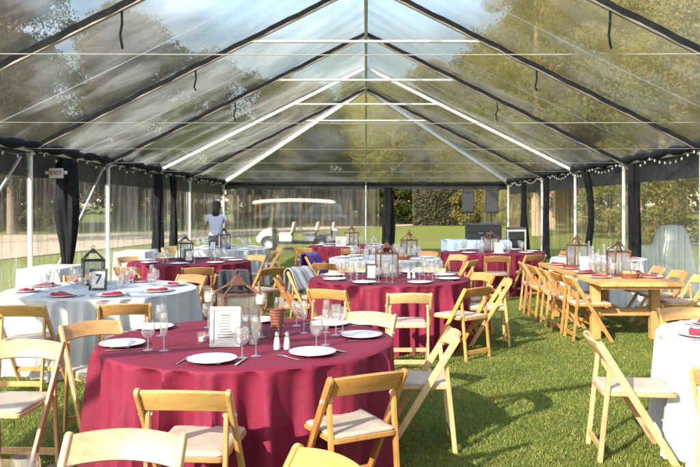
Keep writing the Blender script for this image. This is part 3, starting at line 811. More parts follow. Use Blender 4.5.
# ------------------------------------------------------------------ tableware
def plate_mesh():
    b = MB(); b.lathe([(.0005, 0), (.075, 0), (.085, .004), (.125, .014), (.137, .019), (.137, .022), (.124, .018), (.088, .009), (.0005, .008)], 40)
    return b.mesh('plate', smooth=True, angle=1.3)
PLATE = plate_mesh()
def napkin_mesh(seed, tri_=False):
    rr = random.Random(seed); b = MB(); w_, h_ = .085, .055
    ph = rr.random() * 6
    def surf(u, v, top):
        x, y = (u - .5) * 2 * w_, (v - .5) * 2 * h_
        if tri_: x *= (1 - .35 * v)
        e = min(u, 1 - u, v, 1 - v)
        z = .010 + (.016 * min(1, e * 9) ** .5 + .005 * math.sin(4 * u + ph) + .004 * math.sin(7 * v + 3 * u + ph)) * top
        return (x, y, z)
    n = 10
    vs = [surf(i / n, j / n, 1) for j in range(n + 1) for i in range(n + 1)] + [surf(i / n, j / n, 0) for j in range(n + 1) for i in range(n + 1)]
    o = (n + 1) ** 2; fs = []
    for j in range(n):
        for i in range(n):
            a = j * (n + 1) + i; fs.append((a, a + 1, a + n + 2, a + n + 1)); fs.append((o + a, o + a + n + 1, o + a + n + 2, o + a + 1))
    for k in range(n):
        for a, c in (((k), (k + 1)), (n * (n+1) + k + 1, n * (n+1) + k), ((k + 1) * (n+1), k * (n+1)), (k * (n+1) + n, (k+1) * (n+1) + n)):
            fs.append((c, a, o + a, o + c))
    b.add(vs, fs); return b.mesh('napkin', smooth=True, angle=1.0)
NAPS = [napkin_mesh(3), napkin_mesh(5, True), napkin_mesh(9)]
NAPR_M = [m.copy() for m in NAPS]
def goblet_prof(): return ([(.0005, .0), (.034, .0), (.035, .002), (.012, .006), (.0045, .012), (.004, .07)], [(.004, .07), (.012, .073), (.030, .086), (.039, .108), (.041, .130), (.0385, .155), (.034, .172)])
def flute_prof(): return ([(.0005, .0), (.031, .0), (.032, .002), (.010, .006), (.004, .012), (.0037, .085)], [(.0037, .085), (.010, .088), (.019, .105), (.0245, .135), (.0255, .165), (.023, .205), (.021, .222)])
def wine_prof(): return ([(.0005, .0), (.036, .0), (.037, .002), (.012, .006), (.0045, .012), (.004, .095)], [(.004, .095), (.012, .098), (.030, .112), (.038, .138), (.039, .155), (.035, .190), (.031, .208)])
GL = {}
for nm, fn in (('water_goblet', goblet_prof), ('champagne_flute', flute_prof), ('wine_glass', wine_prof)):
    st, bo = fn()
    a = MB(); a.lathe(st, 20); c = MB(); c.lathe(bo, 24); c.f.pop()   # open rim
    c.f = [f for f in c.f if len(f) == 4]
    full = MB(); full.lathe(st, 14); f0 = len(full.f); full.lathe(bo, 16); full.f = [f for f in full.f if len(f) == 4]
    GL[nm] = (a.mesh('stem', smooth=True, angle=2), c.mesh('bowl', smooth=True, angle=2), full.mesh(nm, smooth=True, angle=2))
def glass(nm, x, y, z, label, group=None, detail=False):
    cat = {'water_goblet': 'goblet', 'champagne_flute': 'flute', 'wine_glass': 'wine glass'}[nm]
    if detail:
        t = thing(nm, label, cat, (x, y, z), 0, group)
        link('stem', GL[nm][0], GLASS, t); link('bowl', GL[nm][1], GLASS, t); return t
    o = link(nm, GL[nm][2], GLASS); o.location = (x, y, z); return tag(o, label, cat, group)
def plate_set(x, y, z, rz, label_place, napmat='white', group=None, seed=0):
    p = link('dinner_plate', PLATE, CHINA); p.location = (x, y, z); tag(p, 'white dinner plate ' + label_place, 'plate', group)
    if napmat:
        i = seed % 3; me = NAPS[i] if napmat == 'white' else NAPR_M[i]
        q = link('folded_napkin', me, NAPW if napmat == 'white' else NAPR); q.location = (x, y, z); q.rotation_euler = (0, 0, rz + (seed * 37 % 10 - 5) * .06)
        q.scale = (1, 1, 1) if napmat == 'white' else (1.25, 1.1, 1.35)
        tag(q, 'folded %s napkin %s' % ('white' if napmat == 'white' else 'burgundy', label_place), 'napkin', group and group.replace('plates', 'napkins'))
def fork_mesh():
    b = MB(); b.box((0, -.03, .003), (.010, .13, .003)); b.box((0, .045, .003), (.020, .03, .003))
    for k in (-1.5, -.5, .5, 1.5): b.box((k * .0055, .078, .004), (.003, .04, .002))
    return b.mesh('fork', bevel=.0008)
def knife_mesh():
    b = MB(); b.box((0, -.05, .004), (.014, .10, .006)); b.prism([(-.009, 0), (.007, 0), (.008, .09), (.0, .12), (-.009, .09)], .003, .005, 'Z')
    return b.mesh('knife', bevel=.0008)
FORK, KNIFE = fork_mesh(), knife_mesh()
def cutlery(x, y, z, ang, label_place):
    """ang: direction from the table centre to the seat"""
    tx, ty = -math.sin(ang), math.cos(ang)       # to the sitter's right when facing the centre
    for s, me, nm in ((-1, FORK, 'fork'), (1, KNIFE, 'knife')):
        o = link('table_' + nm, me, STEEL); o.location = (x + s * tx * .165, y + s * ty * .165, z); o.rotation_euler = (0, 0, ang + math.pi / 2)
        tag(o, 'steel %s beside the plate %s' % (nm, label_place), nm, 'cutlery on the tables')
SIDES = ['near', 'near right', 'right', 'far right', 'far', 'far left', 'left', 'near left']
def side(ang):
    k = int(round((math.degrees(ang) + 90) / 45)) % 8
    return SIDES[k]
def setting(key, tname, angs, nap='white', cut=False, glasses=('water_goblet', 'wine_glass'), gshift=.0, rp=.24):
    x, y, r = TABLES[key]
    for i, a in enumerate(angs):
        a = R(a); px, py = x + (r - rp) * math.cos(a), y + (r - rp) * math.sin(a)
        w_ = 'at the %s seat of %s' % (side(a), tname)
        plate_set(px, py, ZT + .001, a + math.pi / 2, w_, nap, 'plates on ' + tname, i)
        if cut: cutlery(px, py, ZT + .002, a, w_)
        tx, ty = -math.sin(a), math.cos(a)
        for j, gnm in enumerate(glasses):
            o_ = .10 + .085 * j; rr_ = r - rp - .17 - .03 * (j % 2)
            gx, gy = x + rr_ * math.cos(a) + tx * o_, y + rr_ * math.sin(a) + ty * o_
            glass(gnm, gx, gy, ZT + .001, 'clear %s at the %s seat of %s' % (gnm.replace('_', ' '), side(a), tname), 'glasses on ' + tname)
ALL8 = [-90, -45, 0, 45, 90, 135, 180, 225]

def candle(x, y, z, h, r, label, group=None):
    b = MB(); b.lathe([(.0005, 0), (r, 0), (r, h - .006), (r - .006, h), (r * .5, h - .008), (.0005, h - .010)], 18)
    t = thing('pillar_candle', label, 'candle', (x, y, z), 0, group); b.build('wax', WAX, t, smooth=True)
    b = MB(); b.tube([(0, 0, h - .010), (.002, 0, h + .012)], .0015, 5); b.build('wick', BLACKPAINT, t)
    return t
def lantern(x, y, z, mat, w_=.23, hb=.29, h1=.365, h2=.435, rz=.45, label='', cl='', ring=True):
    t = thing('lantern', label, 'lantern', (x, y, z), rz, 'metal candle lanterns on the tables')
    a = w_ / 2
    b = MB(); b.box((0, 0, .0125), (w_ + .02, w_ + .02, .025)); b.build('base', mat, t, bevel=.004)
    for sx in (-1, 1):
        for sy in (-1, 1):
            b = MB(); b.box((sx * a, sy * a, (.025 + hb) / 2), (.016, .016, hb - .025)); b.build('post', mat, t, bevel=.002)
            b = MB(); b.bar((sx * (a + .004), sy * (a + .004), hb + .008), (sx * a * .42, sy * a * .42, h1), .014, .012); b.build('roof_bar', mat, t, bevel=.002)
    b = MB()
    for s in (-1, 1):
        b.box((0, s * (a + .004), hb), (w_ + .026, .018, .016)); b.box((s * (a + .004), 0, hb), (.018, w_ - .012, .016))
    b.build('top_frame', mat, t, bevel=.002)
    q = a * .5
    b = MB(); b.add([(-q, -q, h1), (q, -q, h1), (q, q, h1), (-q, q, h1), (-.012, -.012, h2), (.012, -.012, h2), (.012, .012, h2), (-.012, .012, h2)],
                    [(3, 2, 1, 0), (4, 5, 6, 7), (0, 1, 5, 4), (1, 2, 6, 5), (2, 3, 7, 6), (3, 0, 4, 7)])
    b.build('cap', mat, t, bevel=.003)
    if ring:
        b = MB(); b.tube([(.016 * math.cos(k * math.pi / 6), 0, h2 + .014 + .016 * math.sin(k * math.pi / 6)) for k in range(13)], .0035, 6, cap=False); b.build('ring', mat, t, smooth=True)
    for (cx, cy, sx, sy) in ((0, -a, 1, 0), (0, a, 1, 0), (-a, 0, 0, 1), (a, 0, 0, 1)):
        b = MB(); b.box((cx, cy, (.027 + hb - .01) / 2), (sx * (w_ - .018) + .002, sy * (w_ - .018) + .002, hb - .037)); b.build('pane', GLASS, t)
    candle(x, y, z + .026, .15, .038, cl)
    return t
def votive(x, y, z, label):
    t = thing('votive_holder', label, 'votive', (x, y, z), 0, 'glass votives on the front table')
    b = MB(); b.lathe([(.0005, .002), (.026, .002), (.030, .012), (.032, .06)], 20); b.f = [f for f in b.f if len(f) == 4]; b.build('cup', GLASS, t, smooth=True)
    b = MB(); b.lathe([(.0005, .004), (.021, .004), (.021, .030), (.0005, .028)], 16); b.build('tealight', WAX, t, smooth=True)
def tall_candle_vase(x, y, z, h, label):
    t = thing('stemmed_candle_holder', label, 'candle holder', (x, y, z), 0, 'tall glass candle holders on the front table')
    b = MB(); b.lathe([(.0005, 0), (.045, 0), (.046, .004), (.014, .012), (.009, .03), (.012, .06), (.008, .10), (.011, h * .5), (.008, h * .62), (.022, h * .68), (.040, h * .78), (.042, h * .9), (.038, h)], 24)
    b.f = [f for f in b.f if len(f) == 4]; b.build('glass_stem', GLASS, t, smooth=True, angle=2)
    b = MB(); b.lathe([(.0005, h * .74), (.030, h * .76), (.034, h * .86), (.030, h * .93), (.0005, h * .95)], 14)
    b.build('tealight', WAX, t, smooth=True)
def picture_frame(x, y, z, w_, h_, rz, mat, label, bw=.022, lean=12, name='picture_frame', cat='frame', seven=False, lines=False):
    t = thing(name, label, cat, (x, y, z), rz)
    M = Matrix.Rotation(R(-lean), 4, 'X')
    b = MB()
    b.box((0, 0, bw / 2), (w_, .018, bw), M).box((0, 0, h_ - bw / 2), (w_, .018, bw), M)
    b.box((-w_ / 2 + bw / 2, 0, h_ / 2), (bw, .018, h_ - 2 * bw), M).box((w_ / 2 - bw / 2, 0, h_ / 2), (bw, .018, h_ - 2 * bw), M)
    b.build('border', mat, t, bevel=.002)
    b = MB(); b.box((0, .003, h_ / 2), (w_ - 2 * bw + .002, .004, h_ - 2 * bw + .002), M); c = b.build('card', PAPER, t)
    b = MB(); b.bar((0, .01, .1 * h_), (0, h_ * .42, .004), .04, .004); b.bar(M @ Vector((0, .012, h_ * .7)), (0, h_ * .40, .006), .04, .004); b.build('easel', mat, t)
    if seven:
        o = text_mesh('7', h_ * .62, 'numeral', INK, c, tuple(M @ Vector((0, .0002, h_ * .5))), (R(90 - lean), 0, 0), .0006)
    if lines:
        b = MB(); rr = random.Random(4)
        for k in range(9):
            zz = h_ - bw - .03 - k * (h_ - 2 * bw - .05) / 9.0; half = (w_ / 2 - bw - .015) * (.45 + .5 * rr.random()) if k not in (0,) else w_ * .16
            pts = [M @ Vector((-half + 2 * half * i / 22, -.0008, zz + .0028 * math.sin(i * 2.4 + k) * (1.5 if k == 0 else .8))) for i in range(23)]
            b.tube(pts, .0017, 4)
        b.build('handwriting', INK, c)
    return t
def shaker(x, y, z, label):
    t = thing('salt_shaker' if 'salt' in label else 'pepper_shaker', label, 'shaker', (x, y, z))
    b = MB(); b.lathe([(.0005, 0), (.019, 0), (.021, .01), (.016, .055), (.012, .075)], 16); b.build('body', GLASS if False else CHINA, t, smooth=True)
    b = MB(); b.lathe([(.0125, .075), (.0135, .080), (.012, .098), (.006, .106), (.0005, .108)], 16); b.build('cap', STEEL, t, smooth=True)

# --- front burgundy table
fx, fy, fr_ = TABLES['front']; FT = 'front burgundy table'
for i, (x, y) in enumerate([(-.85, 4.09), (-.31, 4.29), (-.03, 4.87), (-.26, 5.35), (-.79, 5.52), (-1.49, 5.20), (-1.50, 4.56)]):
    a = math.atan2(y - fy, x - fx); w_ = 'at the %s seat of the %s' % (side(a), FT)
    plate_set(x, y, ZT + .001, a + math.pi / 2, w_, 'white', 'plates on the ' + FT, i); cutlery(x, y, ZT + .002, a, w_)
for nm, x, y, lab in [
    ('water_goblet', -1.30, 4.42, 'stemmed water goblet beside the near left plate of front burgundy table'),
    ('champagne_flute', -1.20, 4.40, 'champagne flute beside the left goblet of the front burgundy table'),
    ('wine_glass', -1.36, 4.92, 'tall wine glass between the two left plates of the front burgundy table'),
    ('water_goblet', -.30, 4.48, 'stemmed water goblet behind the near right plate of front burgundy table'),
    ('champagne_flute', -.25, 4.58, 'champagne flute just behind the near right goblet of front burgundy table'),
    ('wine_glass', -.20, 4.93, 'rounded wine glass left of the right-hand plate of front burgundy table'),
    ('champagne_flute', -.27, 5.05, 'champagne flute left of the far right chair on front burgundy table'),
    ('water_goblet', -.16, 5.08, 'water goblet nearest the chair behind the front burgundy table'),
    ('wine_glass', -.62, 5.32, 'tall wine glass standing right of the wicker vase on front burgundy table'),
    ('water_goblet', -.50, 5.33, 'water goblet right of the tall glass behind the shakers'),
    ('champagne_flute', -.63, 4.24, 'champagne flute right of the white menu frame on front burgundy table'),
    ('water_goblet', -.70, 4.19, 'water goblet standing before the white menu frame'),
    ('champagne_flute', -.42, 5.02, 'champagne flute in the middle of the far right glasses, front burgundy table'),
    ('water_goblet', -1.12, 5.25, 'water goblet at the far left of the lantern on front burgundy table')]:
    glass(nm, x, y, ZT + .001, lab, 'glasses on the ' + FT, detail=True)
lantern(-.86, 4.95, ZT, RUST, hb=.275, h1=.335, h2=.40, label='copper-brown lantern with pyramid cap on the front burgundy table', cl='ivory pillar candle inside the copper lantern of front burgundy table')
picture_frame(-.86, 4.52, ZT, .185, .245, R(6), WHITEWASH, 'whitewashed frame holding a menu card on the front burgundy table', lines=True, name='menu_frame', cat='menu frame')
votive(-1.04, 4.70, ZT, 'small votive at the left foot of the white menu frame')
votive(-.70, 4.60, ZT, 'small votive at the right foot of the white menu frame')
tall_candle_vase(-1.04, 4.93, ZT, .30, 'tall stemmed glass candle holder left of the copper lantern')
tall_candle_vase(-.69, 4.86, ZT, .29, 'tall stemmed glass candle holder right of the copper lantern')
wv = thing('wicker_vase', 'tapered reddish woven vase right of the copper lantern', 'vase', (-.585, 4.86, ZT), .2)
b = MB(); b.lathe([(.0005, 0), (.030, 0), (.034, .04), (.044, .13), (.047, .19), (.044, .19), (.030, .02), (.0005, .015)], 20); b.build('body', WICKER, wv, smooth=True, angle=1.2)
b = MB()
for k in range(10):
    z = .012 + k * .019; r_ = .0325 + .0155 * z / .19
    b.tube([(r_ * math.cos(q * math.pi / 10), r_ * math.sin(q * math.pi / 10), z + .002 * (q % 2)) for q in range(21)], .0035, 5, cap=False)
b.build('weave', RUST, wv, smooth=True)
shaker(-.535, 4.45, ZT, 'small salt shaker left of its pair on the front burgundy table')
shaker(-.475, 4.45, ZT, 'small pepper shaker right of its pair on the front burgundy table')
# --- left white table
setting('leftwhite', 'the left white table', [-100, -65, -25, 25, 75, 125, 165, 205], 'burgundy', True, ('water_goblet', 'champagne_flute'))
lantern(-3.02, 8.2, ZT, DARKIRON, w_=.21, hb=.27, h1=.35, h2=.40, label='dark iron lantern behind the number 7 on the left white table', cl='ivory pillar candle inside the lantern of the left white table')
picture_frame(-2.76, 7.62, ZT, .18, .225, R(4), BLACKPAINT, 'black frame with the number 7 on the left white table', seven=True, name='table_number', cat='table number', bw=.024)
for i, (x, y) in enumerate([(-3.15, 7.95), (-3.05, 7.80), (-2.62, 7.95), (-2.55, 8.1)]):
    tall_ = ['champagne_flute', 'wine_glass'][i % 2]
    glass(tall_, x, y, ZT + .001, 'clear %s %s number 7 frame on left white table' % (tall_.replace('_', ' '), ['far left of the', 'just left of the', 'just right of the', 'far right of the'][i]), 'glasses on the left white table')
# --- middle burgundy
setting('middle', 'the middle burgundy table', [-115, -65, -20, 20, 65, 115, 160, 205], 'white', True, ('water_goblet', 'champagne_flute', 'wine_glass'))
lantern(.25, 8.98, ZT, RUST, w_=.215, hb=.30, h1=.37, h2=.43, rz=.25, label='rusty lantern with amber glow in the middle burgundy table centre', cl='ivory pillar candle inside the lantern of the middle burgundy table')
picture_frame(.06, 8.75, ZT, .14, .19, R(-8), DARKIRON, 'small dark-framed card left of the lantern on the middle burgundy table', name='table_card', cat='card frame', bw=.02)
shaker(.52, 8.95, ZT, 'salt shaker right of the rusty lantern on the middle burgundy table')
shaker(.58, 8.98, ZT, 'pepper shaker right of the rusty lantern on the middle burgundy table')
# --- others
setting('backleft', 'the back left burgundy table', ALL8, 'white', False, ('water_goblet', 'wine_glass'))
lantern(-2.95, 12.1, ZT, DARKIRON, w_=.2, hb=.27, h1=.34, h2=.39, label='black lantern on the back left burgundy table', cl='ivory pillar candle inside the lantern of the back left burgundy table')
picture_frame(-2.80, 11.7, ZT, .15, .2, R(2), BLACKPAINT, 'black-framed card before the lantern on the back left burgundy table', name='table_card', cat='card frame')
setting('farcentre', 'the far centre burgundy table', ALL8, 'white', False, ('water_goblet', 'champagne_flute'))
lantern(-.32, 16.6, ZT, RUST, label='rusty lantern on the far centre burgundy table near the golf cart', cl='ivory pillar candle inside the lantern of the far centre table')
picture_frame(-.55, 16.3, ZT, .24, .22, R(0), WHITEWASH, 'white-framed card left of the lantern on the far centre burgundy table', name='table_card', cat='card frame')
setting('centrewhite', 'the centre white table', ALL8, 'white', False, ('water_goblet', 'champagne_flute', 'wine_glass'))
lantern(.75, 12.9, ZT, RUST, w_=.2, label='rusty lantern on the centre white table', cl='ivory pillar candle inside the lantern of the centre white table')
setting('backright', 'the back right burgundy table', ALL8, 'white', False, ('water_goblet', 'wine_glass'))
lantern(2.42, 14.3, ZT, RUST, w_=.2, hb=.27, h1=.34, h2=.39, label='rusty lantern on the back right burgundy table', cl='ivory pillar candle inside the lantern of the back right table')
picture_frame(2.50, 13.95, ZT, .16, .2, R(-4), WHITEWASH, 'white-framed card before the lantern on the back right burgundy table', name='table_card', cat='card frame')
setting('behindtrestle', 'the white table behind the trestle', [-150, -90, -30, 30, 90, 150], 'burgundy', False, ('water_goblet', 'champagne_flute'))
setting('farleft', 'the far left white table', ALL8, 'white', False, ('water_goblet', 'wine_glass'))
lantern(-2.95, 15.4, ZT, DARKIRON, w_=.2, label='black lantern on the far left white table below the person', cl='ivory pillar candle inside the lantern of the far left white table')
picture_frame(-3.1, 14.98, ZT, .15, .19, R(4), BLACKPAINT, 'black-framed card before the lantern on the far left white table', name='table_card', cat='card frame')
# carafes
def carafe(x, y, z, label, group):
    t = thing('glass_carafe', label, 'carafe', (x, y, z), 0, group)
    b = MB(); b.lathe([(.0005, 0), (.045, 0), (.05, .01), (.05, .13), (.03, .18), (.017, .21), (.017, .27), (.021, .28)], 18); b.f = [f for f in b.f if len(f) == 4]; b.build('body', GLASS, t, smooth=True)
    b = MB(); b.lathe([(.0005, .004), (.044, .004), (.046, .012), (.046, .12), (.0005, .122)], 16); b.build('water', MATS['water_white'], t, smooth=True)
clearglass('water_white', (.93, .95, .96), .12)
for i, (x, y) in enumerate([(2.2, 14.1), (2.72, 14.15), (2.30, 14.65)]):
    carafe(x, y, ZT, 'water carafe %s the lantern on the back right burgundy table' % ['left of', 'right of', 'behind'][i], 'water carafes on the tables')
for i, (x, y) in enumerate([(.0, 12.3), (.55, 12.35), (.25, 12.75)]):
    carafe(x, y, ZT, 'water carafe on the centre white table, %s of the three' % ['left', 'right', 'farthest'][i], 'water carafes on the tables')
for i, (x, y) in enumerate([(3.65, 12.4), (3.85, 12.8)]):
    carafe(x, y, ZT, 'water carafe on the white table behind the trestle, %s one' % ['nearer', 'farther'][i], 'water carafes on the tables')
# --- trestle table settings
TN = 'the trestle table'
k = 0
for sx, sname in ((-1, 'left'), (1, 'right')):
    for i, yy in enumerate((9.02, 9.68, 10.34, 11.0)):
        o_ = ['nearest', 'second', 'third', 'farthest'][i]
        x = 3.16 + sx * .31; w_ = 'at the %s place on the %s side of %s' % (o_, sname, TN)
        plate_set(x, yy, .7515, 0 if sx < 0 else math.pi, w_, 'burgundy', 'plates on ' + TN, k); k += 1
        for j, g_ in enumerate(('water_goblet', 'champagne_flute')):
            glass(g_, x - sx * .19 + .0, yy + .10 + .09 * j, .7515, 'clear %s %s' % (g_.replace('_', ' '), w_), 'glasses on ' + TN)
lantern(3.17, 9.3, .7515, RUST, w_=.2, hb=.3, h1=.37, h2=.43, rz=.2, label='nearer rusty lantern on the wooden trestle table', cl='ivory pillar candle inside the nearer trestle table lantern')
lantern(3.05, 10.7, .7515, RUST, w_=.205, hb=.31, h1=.39, h2=.45, rz=.3, label='farther, taller rusty lantern on the wooden trestle table', cl='ivory pillar candle inside the farther trestle table lantern')
picture_frame(2.95, 9.95, .7515, .15, .2, R(10), WHITEWASH, 'white-framed card between the two lanterns on the trestle table', name='table_card', cat='card frame')
for i, (x, y) in enumerate([(2.98, 9.75), (3.18, 9.9), (3.2, 10.2)]):
    carafe(x, y, .7515, 'water carafe on the trestle table, %s between the lanterns' % ['nearest', 'middle', 'farthest'][i], 'water carafes on the tables')
# bread baskets
def bread_basket(x, y, z, label):
    t = thing('bread_basket', label, 'bread basket', (x, y, z), .3, 'bread baskets on the tables')
    b = MB(); b.lathe([(.0005, 0), (.09, 0), (.12, .05), (.125, .06), (.115, .058), (.085, .012), (.0005, .01)], 20); b.build('basket', WICKER, t, smooth=True)
    for q in range(5):
        a = q * 1.26; b = MB()
        b.lathe([(.0005, -.03), (.022, -.022), (.036, 0), (.03, .022), (.0005, .034)], 12, M=Matrix.Translation((.052 * math.cos(a), .052 * math.sin(a), .055)))
        b.build('bread_roll', MATS['bread'], t, smooth=True)
plain('bread', (.52, .29, .12), rough=.7, var=.3, scale=18, bump=.3)
bread_basket(3.2, 8.98, .7515, 'basket of bread rolls at the near end of the trestle table')
bread_basket(.62, 12.15, ZT, 'basket of bread rolls on the centre white table')
# --- lower right white table
setting('lowright', 'the lower right white table', [175, 120, 65, 235], 'burgundy', True, ('water_goblet',))
# --- lower left table
for nm, x, y, lab in [('water_goblet', -.93, 2.02, 'water goblet whose bowl shows at the lower left edge'), ('wine_glass', -.99, 1.93, 'wine glass close to the goblet at the lower left edge'), ('water_goblet', -.80, 1.93, 'low water goblet just above the bottom edge at left')]:
    glass(nm, x, y, ZT + .001, lab, 'glasses on the lower left table', detail=True)

# ------------------------------------------------------------------ garments over chair backs
def draped(name, x, y, fx, fy, mat, label, cat, w_=.40, front=.30, back=.42, extra=None):
    """cloth folded over the top of a chair back at x, y that faces fx, fy"""
    l = math.hypot(fx, fy); fx /= l; fy /= l
    o = thing(name, label, cat, (x, y, 0), math.atan2(fy, fx) - math.pi / 2)
    ph = rng.random() * 6
    def f(u, v, off=0):
        X = (u - .5) * w_ * (1 + .15 * math.sin(v * 4 + ph))
        t = v * (front + back) - back            # negative: rear side
        wob = .018 * math.sin(u * 14 + ph + v * 3) + .012 * math.sin(u * 27 + v * 5)
        if t < -.03: yy, zz = -.075 + wob * .8 - .03 * min(1, -t * 2), .79 + t + .02 * math.sin(u * 9 + ph)
        elif t > .03: yy, zz = .05 + wob * .6 + t * .55, .79 - t * .85
        else: yy, zz = -.075 + .125 * (t + .03) / .06, .797 + .012 * math.cos(t / .03 * 1.5) + wob * .3
        return (X, yy, zz)
    b = MB(); b.grid(f, 26, 30)
    me = b.mesh(name, smooth=True); q = link('cloth', me, mat, o)
    md = q.modifiers.new('thickness', 'SOLIDIFY'); md.thickness = .012; md.offset = 0
    return o
draped('draped_jacket', -.90, 9.9, .79, -.6, GREYJ, 'grey tweed jacket over a chair behind the middle burgundy table', 'jacket', .44, .3, .36)
draped('draped_jacket', -1.70, 9.45, -.4, .9, DARKJ, 'charcoal jacket over a chair behind the copper lantern', 'jacket', .46, .25, .34)
draped('draped_shawl', -.98, 13.0, .95, -.3, PURPLE, 'purple shawl over a chair beside the centre white table', 'shawl', .46, .42, .22)

# ------------------------------------------------------------------ person
def skinned(name, joints, edges, mat, parent, sub=2):
    me = bpy.data.meshes.new(name); me.from_pydata([j[0] for j in joints], edges, [])
    o = bpy.data.objects.new(name, me); COL.objects.link(o)
    md = o.modifiers.new('skin', 'SKIN'); md.use_smooth_shade = True
    for i, j in enumerate(joints):
        r = j[1]; o.data.skin_vertices[0].data[i].radius = (r, r) if not isinstance(r, tuple) else r
    o.data.skin_vertices[0].data[0].use_root = True
    sb = o.modifiers.new('sub', 'SUBSURF'); sb.levels = sub; sb.render_levels = sub
    dg = bpy.context.evaluated_depsgraph_get(); m2 = bpy.data.meshes.new_from_object(o.evaluated_get(dg))
    bpy.data.objects.remove(o)
    for p in m2.polygons: p.use_smooth = True
    m2.materials.clear()
    return link(name, m2, mat, parent)
def build_person():
    t = thing('person', 'person in a lavender top and dark shorts, back turned, hands raised to the face', 'person', (-3.5, 17.35, 0), R(-4))
    J = []; E = []
    def j(p, r, par=None):
        J.append((p, r)); i = len(J) - 1
        if par is not None: E.append((par, i))
        return i
    pel = j((0, 0, .96), (.15, .11)); w1 = j((0, .01, 1.10), (.13, .10), pel); ch = j((0, 0, 1.30), (.155, .11), w1)
    nk = j((0, .01, 1.47), (.07, .065), ch); hd0 = j((0, .02, 1.56), (.075, .085), nk); hd1 = j((0, .025, 1.66), (.083, .098), hd0); j((0, .02, 1.76), (.055, .065), hd1)
    for s in (-1, 1):
        sh = j((s * .17, 0, 1.41), .058, ch); el = j((s * .29, .03, 1.20), .043, sh); wr = j((s * .13, .20, 1.38), .029, el); pm = j((s * .085, .225, 1.44), (.036, .018), wr)
        for q in range(4):
            a = j((s * (.072 - .004 * q) + (q - 1.5) * .015, .235, 1.495 + .006 * (q in (1, 2))), .009, pm); j((s * .06 + (q - 1.5) * .014, .225, 1.53), .0075, a)
        j((s * .05, .21, 1.455), .010, pm)
        hp = j((s * .09, 0, .88), .088, pel); kn = j((s * .105, .01, .50), .058, hp); an = j((s * .11, -.01, .09), .036, kn); j((s * .12, .13, .035), (.035, .028), an)
    skinned('body', J, E, SKIN, t)
    # top with short sleeves
    J2 = [((0, 0, .93), (.205, .165)), ((0, 0, 1.0), (.185, .15)), ((0, .01, 1.12), (.152, .122)), ((0, 0, 1.30), (.178, .130)), ((0, 0, 1.435), (.12, .10))]; E2 = [(0, 1), (1, 2), (2, 3), (3, 4)]
    for s in (-1, 1):
        J2 += [((s * .175, 0, 1.40), .070), ((s * .245, .018, 1.28), .060)]; n = len(J2); E2 += [(3, n - 2), (n - 2, n - 1)]
    skinned('shirt', J2, E2, LILAC, t)
    J3 = [((0, 0, 1.0), (.19, .15)), ((0, 0, .90), (.205, .16))]; E3 = [(0, 1)]
    for s in (-1, 1):
        J3 += [((s * .10, 0, .80), .125), ((s * .125, .005, .60), .115)]; n = len(J3); E3 += [(1, n - 2), (n - 2, n - 1)]
    skinned('shorts', J3, E3, SHORTS, t)
    J4 = [((0, .0, 1.775), (.06, .06)), ((0, -.005, 1.735), (.112, .112)), ((0, -.015, 1.67), (.122, .112)), ((0, -.03, 1.60), (.108, .085)), ((0, -.055, 1.53), (.085, .05)), ((0, -.075, 1.46), (.105, .045)), ((0, -.10, 1.40), (.07, .03))]
    skinned('hair', J4, [(i, i + 1) for i in range(6)], HAIR, t)
    b = MB()
    for s in (-1, 1):
        b.lathe([(.0005, 0), (.011, .004), (.012, .01), (.0005, .016)], 10, M=Matrix.Translation((s * .033, .115, 1.665)) @ Matrix.Rotation(R(-90), 4, 'X'))
    b.build('eyes', BLACKPAINT, t, smooth=True)
    b = MB(); b.lathe([(.0005, 0), (.014, .006), (.011, .03), (.0005, .045)], 10, M=Matrix.Translation((0, .118, 1.63))); b.build('nose', SKIN, t, smooth=True)
    for s in (-1, 1):
        b = MB(); b.box((s * .115, .05, .02), (.085, .25, .04)); b.build('shoe', BLACKPAINT, t, bevel=.015, segs=2, smooth=True)
build_person()

# ------------------------------------------------------------------ DJ corner
dj = thing('dj_table', 'DJ table under a crumpled pale blue cloth at the back right', 'table', (2.75, 18.6, 0))
def f(u, v):
    x = (u - .5) * 1.55; wob = .03 * math.sin(u * 22 + v * 4) + .02 * math.sin(u * 41)
    if v < .35: return (x * 1.06, -.42 - .06 * (1 - v / .35) + wob, .03 + .77 * v / .35)
    if v < .65: return (x, -.40 + .8 * (v - .35) / .3, .80 + .012 * math.sin(u * 17 + v * 30))
    return (x * 1.06, .42 + .06 * (v - .65) / .35 + wob, .80 - .77 * (v - .65) / .35)
b = MB(); b.grid(f, 60, 40); b.build('tablecloth', BLUEC, dj, smooth=True)
bx_ = thing('mixer_case', 'large black flight case with lid on the pale blue table', 'equipment case', (2.95, 18.65, .815))
b = MB(); b.box((0, 0, .17), (.86, .42, .34)); b.build('case_body', BLACKP, bx_, bevel=.015)
b = MB(); b.box((0, .04, .375), (.86, .34, .06)); b.build('lid', GREYP, bx_, bevel=.01)
b = MB()
for s in (-1, 1): b.tube([(s * .1 - .06, -.225, .16), (s * .1 - .06, -.25, .16), (s * .1 + .06, -.25, .16), (s * .1 + .06, -.225, .16)], .008, 6)
b.build('handles', STEEL, bx_, smooth=True)
gl = thing('gooseneck_lamp', 'small black gooseneck lamp bent over the black flight case', 'lamp', (2.78, 18.72, 1.22))
b = MB(); b.tube([(.12 * math.cos(k * .32) - .12, 0, .04 + .16 * math.sin(k * .32)) for k in range(9)], .012, 6); b.build('neck', BLACKP, gl, smooth=True)
b = MB(); b.lathe([(.0005, 0), (.05, 0), (.05, .03), (.0005, .04)], 12); b.build('base', BLACKP, gl, smooth=True)
